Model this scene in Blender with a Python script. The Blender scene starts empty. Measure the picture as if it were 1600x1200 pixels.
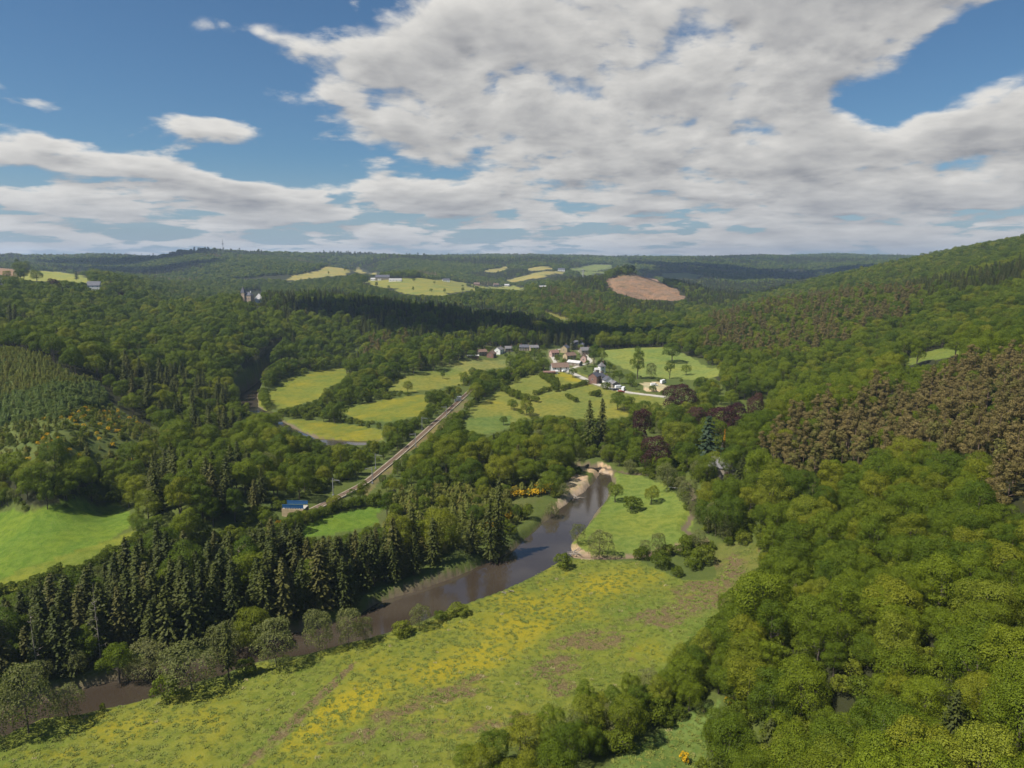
import bpy, math, random
import numpy as np
from mathutils import Vector, Matrix

S = bpy.context.scene
COL = S.collection
R = math.radians
random.seed(7)
rng = np.random.default_rng(11)

# ------------------------------------------------------------------ camera
CAMZ = 100.0
F = 1109.0                       # focal length in photo pixels (1600 wide)
PITCH = R(9.97)
cd = bpy.data.cameras.new('camera')
cam = bpy.data.objects.new('camera', cd)
COL.objects.link(cam)
cam.location = (0, 0, CAMZ)
cam.rotation_euler = (R(90) - PITCH, 0, 0)
cd.sensor_width = 36
cd.lens = 36 * F / 1600
cd.clip_start = 0.5
cd.clip_end = 40000
S.camera = cam

# ------------------------------------------------------------------ sun and sky
SUN_EL, SUN_AZ = R(55), R(-116)          # azimuth clockwise from the view direction (+Y)
sd = Vector((math.sin(SUN_AZ) * math.cos(SUN_EL), math.cos(SUN_AZ) * math.cos(SUN_EL), math.sin(SUN_EL)))
sl = bpy.data.lights.new('sun', 'SUN')
sl.energy = 5.0
sl.angle = R(0.53)
sl.color = (1.0, 0.955, 0.88)
so = bpy.data.objects.new('sun', sl)
COL.objects.link(so)
so.rotation_euler = sd.to_track_quat('Z', 'Y').to_euler()

S.view_settings.view_transform = 'Standard'
S.view_settings.look = 'None'
S.view_settings.exposure = 0.50
S.view_settings.gamma = 1.0
S.cycles.max_bounces = 6
S.cycles.diffuse_bounces = 3
S.cycles.transmission_bounces = 3
S.cycles.glossy_bounces = 2
S.cycles.volume_bounces = 1
S.cycles.transparent_max_bounces = 8
S.cycles.use_denoising = True


class NT:
    """tiny helper to write node graphs as expressions"""
    def __init__(s, tree):
        s.t = tree
        s.n = tree.nodes
        s.l = tree.links

    def node(s, kind, **props):
        n = s.n.new(kind)
        for k, v in props.items():
            setattr(n, k, v)
        return n

    def put(s, sock, v):
        if v is None:
            return
        if isinstance(v, bpy.types.NodeSocket):
            s.l.new(v, sock)
        else:
            sock.default_value = v

    def m(s, op, a, b=None, c=None, clamp=False):
        n = s.node('ShaderNodeMath', operation=op, use_clamp=clamp)
        s.put(n.inputs[0], a); s.put(n.inputs[1], b); s.put(n.inputs[2], c)
        return n.outputs[0]

    def vm(s, op, a, b=None, scale=None):
        n = s.node('ShaderNodeVectorMath', operation=op)
        s.put(n.inputs[0], a); s.put(n.inputs[1], b)
        if scale is not None:
            s.put(n.inputs['Scale'], scale)
        return n.outputs['Value'] if op in ('LENGTH', 'DOT_PRODUCT', 'DISTANCE') else n.outputs[0]

    def sep(s, v):
        n = s.node('ShaderNodeSeparateXYZ'); s.put(n.inputs[0], v)
        return n.outputs
    def comb(s, x, y, z):
        n = s.node('ShaderNodeCombineXYZ')
        s.put(n.inputs[0], x); s.put(n.inputs[1], y); s.put(n.inputs[2], z)
        return n.outputs[0]

    def noise(s, vec, scale, detail=4, rough=0.5, dist=0.0, lac=2.0, color=False):
        n = s.node('ShaderNodeTexNoise')
        s.put(n.inputs['Vector'], vec)
        s.put(n.inputs['Scale'], scale); s.put(n.inputs['Detail'], detail)
        s.put(n.inputs['Roughness'], rough); s.put(n.inputs['Distortion'], dist)
        s.put(n.inputs['Lacunarity'], lac)
        return n.outputs['Color'] if color else n.outputs['Fac']

    def ramp(s, fac, lo, hi, smooth=True):
        n = s.node('ShaderNodeMapRange', interpolation_type='SMOOTHSTEP' if smooth else 'LINEAR')
        s.put(n.inputs[0], fac); s.put(n.inputs[1], lo); s.put(n.inputs[2], hi)
        return n.outputs[0]

    def mix(s, fac, a, b, mode='MIX'):
        n = s.node('ShaderNodeMix', data_type='RGBA', blend_type=mode)
        s.put(n.inputs[0], fac)
        for sock, v in ((n.inputs[6], a), (n.inputs[7], b)):
            if isinstance(v, (tuple, list)) and len(v) == 3:
                v = (*v, 1.0)
            s.put(sock, v)
        return n.outputs[2]


def px_dir(px, py):
    """world direction through a photo pixel"""
    x = (np.asarray(px, float) - 800) / F
    y = -(np.asarray(py, float) - 600) / F
    cp, sp = math.cos(PITCH), math.sin(PITCH)
    return np.stack([x, cp + y * sp, -sp + y * cp], -1)


def az_el(px, py):
    d = px_dir(px, py)
    d = d / np.linalg.norm(d)
    return math.atan2(d[0], d[1]), math.asin(d[2])


#SKY#
w = bpy.data.worlds.new('World')
S.world = w
w.use_nodes = True
T = NT(w.node_tree)
T.n.clear()
wout = T.node('ShaderNodeOutputWorld')
wbg = T.node('ShaderNodeBackground')
sky = T.node('ShaderNodeTexSky', sky_type='NISHITA')
sky.sun_disc = False
sky.sun_elevation = SUN_EL
sky.sun_rotation = SUN_AZ
sky.altitude = 300
sky.air_density = 1.0
sky.dust_density = 0.6
sky.ozone_density = 1.6
geo = T.node('ShaderNodeTexCoord')
D = T.vm('NORMALIZE', geo.outputs['Generated'])
dx, dy, dz = T.sep(D)
AZ = T.m('ARCTAN2', dx, dy)
EL = T.m('ARCSINE', dz)


def blob(A, E, px, py, rx, ry, amp, tilt=0.0, soft=1.0):
    a0, e0 = az_el(px, py)
    a = T.m('SUBTRACT', A, a0)
    e = T.m('SUBTRACT', E, e0)
    c, s_ = math.cos(R(tilt)), math.sin(R(tilt))
    u = T.m('DIVIDE', T.m('ADD', T.m('MULTIPLY', a, c), T.m('MULTIPLY', e, s_)), rx / F)
    v = T.m('DIVIDE', T.m('SUBTRACT', T.m('MULTIPLY', e, c), T.m('MULTIPLY', a, s_)), ry / F)
    q = T.m('ADD', T.m('MULTIPLY', u, u), T.m('MULTIPLY', v, v))
    g = T.m('EXPONENT', T.m('MULTIPLY', q, -1.0 * soft))
    return T.m('MULTIPLY', g, amp)


BLOBS = [  # px, py, rx, ry, amp, tilt (counter clockwise)
    (1050, 20, 400, 75, .80, 3), (1330, 30, 250, 62, .75, 14), (620, 142, 190, 40, .80, 0), (700, 90, 110, 50, .5, 20),
    (880, 140, 300, 90, .75, -6), (1100, 215, 330, 62, .75, -4), (820, 238, 260, 40, .70, -3), (1010, 110, 260, 80, .5, 0),
    (1450, 262, 300, 50, .70, 0), (1590, 160, 110, 55, .75, 0), (1250, 320, 500, 30, .26, 0),
    (335, 203, 130, 24, .80, -2), (80, 240, 170, 26, .80, -8), (300, 285, 160, 14, .70, -9),
    (60, 305, 150, 22, .55, 3), (25, 150, 55, 18, .62, -15), (177, 118, 24, 11, .5, 0),
    (430, 58, 55, 10, .42, -8), (690, 315, 200, 30, .62, 0), (610, 292, 70, 22, .45, 0), (375, 330, 50, 20, .5, 0), (480, 335, 50, 18, .45, 0),
    (1000, 330, 60, 22, .4, 0), (1300, 332, 70, 22, .35, 0), (160, 335, 110, 14, .45, 0),
    (240, 100, 280, 85, -.32, 0), (500, 240, 70, 45, -.30, 0), (1395, 168, 105, 34, -.62, -12), (1570, 52, 70, 34, -.60, 30),
    (900, 345, 50, 25, -.20, 0), (1205, 143, 22, 16, -.4, 0), (950, 290, 70, 12, -.3, 0),
]


def density(A, E):
    """cloud amount for azimuth A and elevation E, both in radians"""
    ez = T.m('MAXIMUM', E, 0.0)
    inv = T.m('DIVIDE', 1.0, T.m('ADD', T.m('SINE', ez), 0.17))
    P = T.comb(T.m('MULTIPLY', T.m('SINE', A), inv), T.m('MULTIPLY', T.m('COSINE', A), inv), 0.0)
    n1 = T.noise(P, 1.7, 8, 0.62, 0.2)
    # heaps seen from the side, low over the horizon
    Q = T.comb(T.m('MULTIPLY', A, 10.0), T.m('MULTIPLY', T.m('LOGARITHM', T.m('ADD', ez, 0.09), 2.7183), 8.5), 3.3)
    n2 = T.noise(Q, 1.0, 6, 0.56, 0.2)
    vo = T.node('ShaderNodeTexVoronoi', feature='F1')
    vo.inputs['Scale'].default_value = 1.0; vo.inputs['Detail'].default_value = 1.6; vo.inputs['Roughness'].default_value = .55;
    Qv = T.comb(T.m('MULTIPLY', A, 17.0), T.m('MULTIPLY', T.m('LOGARITHM', T.m('ADD', ez, 0.12), 2.7183), 11.0), T.m('MULTIPLY', n1, 1.6))
    T.put(vo.inputs['Vector'], Qv)
    puff = T.m('SUBTRACT', 0.42, vo.outputs['Distance'])
    tot = None
    for b in BLOBS:
        g = blob(A, E, *b)
        tot = g if tot is None else T.m('ADD', tot, g)
    tot = T.m('MINIMUM', T.m('MULTIPLY', tot, .88), 0.66)
    low = T.ramp(E, 0.26, 0.05)
    nn = T.m('ADD', T.m('MULTIPLY', n1, T.m('SUBTRACT', 1.0, T.m('MULTIPLY', low, .6))), T.m('MULTIPLY', n2, T.m('MULTIPLY', low, .6)))
    band = T.m('ADD', T.m('MULTIPLY', T.ramp(E, 0.15, 0.05), 0.14), T.m('MULTIPLY', T.ramp(E, 0.065, 0.02), 0.36))
    # outside the picture: scattered cloud everywhere
    far = T.m('MULTIPLY', T.ramp(T.m('ABSOLUTE', A), 0.75, 1.1), 0.16)
    hi = T.m('MULTIPLY', T.ramp(E, 0.36, 0.5), 0.16)
    side = T.m('MAXIMUM', far, hi)
    d = T.m('ADD', T.m('MULTIPLY', T.m('SUBTRACT', nn, 0.5), T.m('ADD', 2.15, T.m('MULTIPLY', low, .8))), T.m('ADD', T.m('ADD', tot, band), side))
    d = T.m('ADD', d, T.m('MULTIPLY', puff, 0.32))
    return d, n1, n2


d0, n1, n2 = density(AZ, EL)
d1, _, _ = density(T.m('SUBTRACT', AZ, 0.010), T.m('ADD', EL, 0.016))
alpha = T.ramp(d0, T.m('ADD', 0.08, T.m('MULTIPLY', T.ramp(EL, .12, .03), .10)), T.m('SUBTRACT', 0.42, T.m('MULTIPLY', T.ramp(EL, .12, .03), .06)))
thick = T.ramp(d0, 0.25, 1.15)
lit = T.m('ADD', T.m('MULTIPLY', T.m('SUBTRACT', d0, d1), T.m('SUBTRACT', 1.05, T.m('MULTIPLY', thick, 0.5))), 0.66, clamp=True)
litr = T.m('SUBTRACT', lit, T.m('MULTIPLY', thick, 0.54), clamp=True)
ccol = T.mix(litr, (0.165, 0.172, 0.190), (0.56, 0.545, 0.515))
lowc = T.ramp(EL, 0.12, 0.0)
ccol = T.mix(T.m('MULTIPLY', lowc, 0.5), ccol, (0.37, 0.38, 0.40))
skyc = T.vm('MULTIPLY', sky.outputs[0], (0.034, 0.049, 0.059))
skyc = T.mix(T.m('MULTIPLY', T.ramp(EL, 0.14, 0.0), 0.7), skyc, (0.24, 0.29, 0.35))
skyf = T.mix(alpha, skyc, ccol)
T.put(wbg.inputs[0], skyf)
wbg.inputs[1].default_value = 1.0
T.l.new(wbg.outputs[0], wout.inputs[0])
#ENDSKY#

# ------------------------------------------------------------------ terrain control points
def P_d(px, py, d, h=0.0):
    """ground point under what the photo shows at a pixel, d metres away, h metres of growth above the ground"""
    v = px_dir(px, py)
    v = v / math.hypot(v[0], v[1])
    return (v[0] * d, v[1] * d, CAMZ + v[2] * d - h)


def P_z(px, py, z):
    v = px_dir(px, py)
    t = (z - CAMZ) / v[2]
    return (v[0] * t, v[1] * t, z)


CZ = [(0,1200,3),(400,1200,3),(800,1200,4),(1000,1200,5),(600,1050,3),(900,950,3),(1050,950,5),(1100,1000,6),(130,1150,2.5),
 (300,900,4),(600,900,3),(750,850,3),(400,830,6),(200,800,7),(0,880,6),(0,800,8),(150,785,8),(700,750,4),(1000,800,3),
 (1080,850,4),(960,730,2.5),(1050,720,5),(850,700,3),(560,690,1.5),(500,690,1.5),(430,640,2),(400,620,1.2),(520,590,4),
 (600,655,3.5),(620,600,7),(700,583,8),(650,640,6),(720,640,6),(800,650,5),(900,640,5),(1000,640,6),(850,590,8),(940,590,9),
 (1040,615,8),(760,556,10),(870,548,12),(980,575,10),(960,549,14),(1130,575,17),(1150,860,6),(540,750,5),(460,795,7),
 (1200,1150,6),(1300,1200,7),(1150,700,6),(300,1000,3),(1040,546,17)]
CD = [(100,700,310,3),(0,620,420,4),(100,600,400,4),(0,540,500,6),(170,600,400,18),(250,600,430,18),(350,640,400,15),(250,650,360,14),
 (450,700,300,15),(300,720,270,15),(200,640,350,12),(50,560,470,3),(0,500,560,18),(100,480,750,15),(200,500,720,15),(0,460,850,14),
 (385,470,960,3),(100,440,1300,0),(80,430,1500,0),(0,416,1600,5),(150,447,1150,0),(200,440,1300,10),(300,475,850,14),
 (350,560,560,14),(350,520,640,14),(350,480,780,14),(450,520,700,14),(450,480,820,14),(450,460,930,14),(450,560,620,10),
 (500,457,950,14),(600,463,920,14),(700,475,850,14),(700,510,760,14),(600,510,760,14),(550,545,700,13),(800,490,800,14),(900,515,780,14),
 (640,530,640,14),(730,535,640,12),(620,560,600,5),
 (700,455,1400,10),(640,447,1600,0),(640,432,1900,0),(480,435,2000,0),(540,422,2500,0),(600,412,3000,8),(700,405,4000,0),(300,391,3200,12),
 (200,408,3200,8),(250,420,2600,8),(350,440,1900,8),(400,394,3300,10),(500,400,3400,10),(560,405,3400,10),(100,405,6000,0),(0,407,6000,0),
 (180,406,4500,0),(620,403,4200,10),(800,402,5000,10),(900,404,5000,10),(800,420,3000,0),(850,430,2500,0),(900,412,3600,0),
 (700,425,2600,8),(760,412,3300,0),(1060,402,5500,8),(1150,403,5500,8),(1250,407,5000,8),(1400,406,5000,5),(1600,406,5000,5),
 (1100,440,2600,8),(1100,425,3300,8),(1200,440,2600,6),(1130,485,1300,6),(1170,465,1500,10),(1090,450,1750,10),
 (990,424,1700,0),(950,438,1600,0),(1010,465,1450,0),(1075,468,1450,0),(1060,450,1600,0),(1000,490,1050,10),(1000,510,900,10),
 (900,490,1000,10),(900,470,1250,10),(900,450,1500,10),(930,430,1700,10),(850,450,1450,10),(1000,525,780,10),
 (1100,500,880,11),(1150,490,900,12),(1200,470,930,13),(1350,450,970,13),(1500,430,1000,13),(1600,405,1000,13),(1100,560,580,12),
 (1200,520,720,13),(1200,600,460,13),(1300,600,430,13),(1300,550,560,13),(1300,500,720,13),(1300,470,850,13),(1450,530,510,13),
 (1450,480,720,13),(1450,450,860,13),(1600,500,600,13),(1600,450,800,13),(1475,550,475,0),
 (1200,640,330,13),(1300,600,365,13),(1400,575,400,13),(1500,555,420,13),(1600,530,430,13),(1250,740,250,12),(1400,680,300,13),
 (1400,620,360,13),(1500,680,270,13),(1600,680,250,13),(1600,600,340,13),(1400,800,200,12),(1600,800,180,12),(1250,850,200,11),
 (1400,900,160,11),(1600,900,150,11),(1300,1000,140,11),(1600,1000,125,11),(1400,1100,118,10),(1600,1100,110,10),(1600,1200,95,10),
 (1600,372,1500,10),(1400,410,1700,10),(1250,450,1500,8),(1500,392,1600,8),(1500,415,1300,10),(1600,395,1200,10),(1350,435,1350,9)]
ctrl = [P_z(*c) for c in CZ] + [P_d(*c) for c in CD]
# dips behind the crests, so that each ridge stands clear of the next
ctrl += [P_d(600,463,1200,35), P_d(700,475,1120,40), P_d(800,490,960,25), P_d(450,460,1250,25), P_d(300,475,1150,14), P_d(1350,450,1150,22),
         P_d(1200,470,1100,25), P_d(990,428,2050,60), P_d(930,430,2050,45), P_d(1090,450,2100,40), P_d(300,393,4200,60)]
ctrl += [P_d(1150,440,2300,55), P_d(800,440,2300,35), P_d(560,430,2750,40), P_d(1250,425,3600,45)]
# land outside the picture
ctrl += [(120,0,14),(200,0,28),(400,0,70),(900,200,150),(1600,300,170),(-150,60,4),(-300,0,6),(-500,150,20),(-900,300,60),(-1600,800,90),
         (0,0,5),(60,40,6),(-60,40,4),(0,-200,6),(300,-300,50),(-300,-300,20),(0,-1000,40),(1000,-900,110),(-1000,-900,80),(0,-3000,80),
         (3000,-1500,120),(-3000,-1500,90),(2500,1000,170),(-2800,1500,95),(-300,240,12),(-420,330,30)]
for k in range(24):
    a = k * 15
    ctrl.append((9500 * math.sin(R(a)), 9500 * math.cos(R(a)), 84))
for k in (-150, -120, -90, -60, 60, 90, 120, 150, 180):
    ctrl.append((5500 * math.sin(R(k)), 5500 * math.cos(R(k)), 95))
ctrl = np.array(ctrl)


def warp(x, y):
    r = np.sqrt(x * x + y * y) + 1e-6
    k = np.arcsinh(r / 160.0) / r
    return np.stack([x * k, y * k], -1)


CW = warp(ctrl[:, 0], ctrl[:, 1])


def tps(r2):
    return 0.5 * r2 * np.log(r2 + 1e-9)


n_c = len(CW)
A_ = np.zeros((n_c + 3, n_c + 3))
A_[:n_c, :n_c] = tps(((CW[:, None] - CW[None]) ** 2).sum(-1)) + np.eye(n_c) * 2e-4
A_[:n_c, n_c] = 1; A_[:n_c, n_c + 1:] = CW
A_[n_c:, :n_c] = A_[:n_c, n_c:].T
sol = np.linalg.solve(A_, np.concatenate([ctrl[:, 2], np.zeros(3)]))


def base_height(x, y):
    sh = np.shape(x)
    q = warp(np.ravel(x), np.ravel(y))
    out = np.empty(len(q))
    for i in range(0, len(q), 20000):
        p = q[i:i + 20000]
        r2 = ((p ** 2).sum(1)[:, None] + (CW ** 2).sum(1)[None] - 2 * p @ CW.T).clip(0)
        out[i:i + 20000] = tps(r2) @ sol[:n_c] + sol[n_c] + p @ sol[n_c + 1:]
    out = out.reshape(sh)
    r = np.hypot(x, y)
    return out + (vnoise(x, y, 430, 3, 3) - .5) * 26 * smooth((r - 1150) / 700) + (vnoise(x, y, 1100, 3, 6) - .5) * 46 * smooth((r - 2600) / 1500)


_lat = np.random.default_rng(5).random((256, 256))


def vnoise(x, y, s, octv=4, seed=0):
    """value noise, wavelength s metres"""
    out = np.zeros(np.shape(x)); amp = 1.0; tot = 0
    for o in range(octv):
        u = np.asarray(x) / s + 17.3 * (o + seed); v = np.asarray(y) / s + 9.1 * (o + 2 * seed)
        iu = np.floor(u).astype(int); iv = np.floor(v).astype(int)
        fu = u - iu; fv = v - iv
        fu = fu * fu * (3 - 2 * fu); fv = fv * fv * (3 - 2 * fv)
        g = lambda a, b: _lat[a & 255, b & 255]
        out += amp * ((g(iu, iv) * (1 - fu) + g(iu + 1, iv) * fu) * (1 - fv) + (g(iu, iv + 1) * (1 - fu) + g(iu + 1, iv + 1) * fu) * fv)
        tot += amp; amp *= 0.5; s *= 0.5
    return out / tot


# ------------------------------------------------------------------ river: banks traced on the water level
def flat(pts, z=0.0):
    return np.array([P_z(a, b, z)[:2] for a, b in pts])


RIVER = flat([(-260,1255),(-120,1200),(0,1160),(70,1128),(130,1122),(200,1104),(255,1090),(340,1063),(400,1042),(480,1030),(560,1008),(600,997),
 (660,977),(720,952),(780,930),(830,905),(868,882),(893,866),(889,852),(905,832),(925,810),(946,780),(958,755),(954,742),(930,737),(900,731),(870,724),
 (862,716),(895,722),(915,727),(934,732),(938,742),(918,766),(893,782),(872,800),(850,818),(820,845),(790,868),(720,898),(650,922),(582,945),(560,962),(480,985),
 (400,1006),(330,1030),(240,1045),(150,1072),(100,1086),(0,1115),(-120,1150),(-260,1205)])
RIVER2 = flat([(600,688),(575,698),(520,699),(480,694),(452,682),(425,668),(400,652),(378,640),(362,632),(372,618),(392,604),(410,590),(440,573),(452,574),
 (425,592),(408,607),(400,622),(402,636),(425,648),(455,668),(495,686),(560,690)])
STREAM = flat([(890,716),(925,722),(985,742),(1040,752),(1066,768),(1082,792),(1084,815),(1070,835),(1082,845),(1100,860)], 2.0)
CREEK = flat([(893,868),(935,872),(990,872),(1060,862),(1100,858)], 1.5)


def inside(x, y, poly):
    x = np.asarray(x); y = np.asarray(y)
    res = np.zeros(x.shape, bool)
    lo = poly.min(0); hi = poly.max(0)
    near = (x >= lo[0]) & (x <= hi[0]) & (y >= lo[1]) & (y <= hi[1])
    xs = x[near]; ys = y[near]
    if xs.size == 0:
        return res
    c = np.zeros(xs.shape, bool)
    j = len(poly) - 1
    for i in range(len(poly)):
        xi, yi = poly[i]; xj, yj = poly[j]
        if yi != yj:
            c ^= ((yi > ys) != (yj > ys)) & (xs < (xj - xi) * (ys - yi) / (yj - yi) + xi)
        j = i
    res[near] = c
    return res


def line_dist(x, y, line, closed=False, reach=60.0):
    x = np.asarray(x, float); y = np.asarray(y, float)
    res = np.full(x.shape, 1e6)
    lo = line.min(0) - reach; hi = line.max(0) + reach
    near = (x >= lo[0]) & (x <= hi[0]) & (y >= lo[1]) & (y <= hi[1])
    xs = x[near]; ys = y[near]
    if xs.size == 0:
        return res
    d = np.full(xs.shape, 1e6)
    n = len(line)
    for i in range(n if closed else n - 1):
        a = line[i]; b = line[(i + 1) % n]
        ab = b - a; L = max((ab ** 2).sum(), 1e-9)
        t = (((xs - a[0]) * ab[0] + (ys - a[1]) * ab[1]) / L).clip(0, 1)
        d = np.minimum(d, np.hypot(xs - a[0] - t * ab[0], ys - a[1] - t * ab[1]))
    res[near] = d
    return res


def smooth(t):
    t = np.clip(t, 0, 1)
    return t * t * (3 - 2 * t)


def height(x, y):
    x = np.asarray(x, float); y = np.asarray(y, float)
    z = base_height(x, y)
    r = np.hypot(x, y)
    z = z + (vnoise(x, y, 60, 4) - 0.5) * np.clip(r / 250, 0.6, 3.0) * smooth((z - 6) / 12) * 1.6
    z = z + (vnoise(x, y, 9, 3, 7) - 0.5) * 0.5
    z = np.maximum(z, 1.1 + 0.25 * vnoise(x, y, 20, 2))
    for rv in (RIVER, RIVER2):
        d = line_dist(x, y, rv, True)
        ins = inside(x, y, rv)
        sdist = np.where(ins, -d, d) + (vnoise(x, y, 7, 3, 4) - 0.5) * 2.0
        k = smooth((sdist + 2.0) / 5.0)
        z = -1.6 * (1 - k) + z * k
    for ln, wd in ((STREAM, 2.2), (CREEK, 1.5)):
        d = line_dist(x, y, ln)
        k = smooth((d - wd * 0.4) / (wd * 1.2))
        z = (z - 1.0) * (1 - k) + z * k
    return z


def cast(px, py):
    """ground points seen at photo pixels (marches along the ray over the bare terrain)"""
    v = px_dir(px, py).reshape(-1, 3)
    v = v / np.hypot(v[:, 0], v[:, 1])[:, None]
    ds = 60 * 1.02 ** np.arange(260)
    X = v[:, 0:1] * ds; Y = v[:, 1:2] * ds; Z = CAMZ + v[:, 2:3] * ds
    H = base_height(X, Y)
    H = np.maximum(H, 1.1)
    below = Z < H
    k = np.where(below.any(1), below.argmax(1), len(ds) - 1)
    k0 = np.maximum(k - 1, 0)
    i = np.arange(len(v))
    a = (Z - H)[i, k0]; b = (H - Z)[i, k]
    t = np.where(a + b > 1e-9, a / (a + b), 0).clip(0, 1)
    d = ds[k0] * (1 - t) + ds[k] * t
    return np.stack([v[:, 0] * d, v[:, 1] * d], -1)


def poly(pts, step=40):
    out = []
    n = len(pts)
    for i in range(n):
        a = pts[i]; b = pts[(i + 1) % n]
        m = max(1, int(math.hypot(b[0] - a[0], b[1] - a[1]) / step))
        for k in range(m):
            out.append((a[0] + (b[0] - a[0]) * k / m, a[1] + (b[1] - a[1]) * k / m))
    out = np.array(out, float)
    return cast(out[:, 0], out[:, 1])


def pline(pts, step=20):
    out = []
    for a, b in zip(pts[:-1], pts[1:]):
        m = max(1, int(math.hypot(b[0] - a[0], b[1] - a[1]) / step))
        for k in range(m):
            out.append((a[0] + (b[0] - a[0]) * k / m, a[1] + (b[1] - a[1]) * k / m))
    out.append(pts[-1])
    out = np.array(out, float)
    return cast(out[:, 0], out[:, 1])

# ------------------------------------------------------------------ land cover, outlined on the ground
def project(x, y, z):
    """photo pixel of a world point; used to find which ground the photo shows"""
    cp, sp = math.cos(PITCH), math.sin(PITCH)
    zc = z - CAMZ
    f = y * cp - zc * sp
    u = y * sp + zc * cp
    f = np.where(f < 1, 1, f)
    return 800 + F * x / f, 600 - F * u / f


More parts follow.
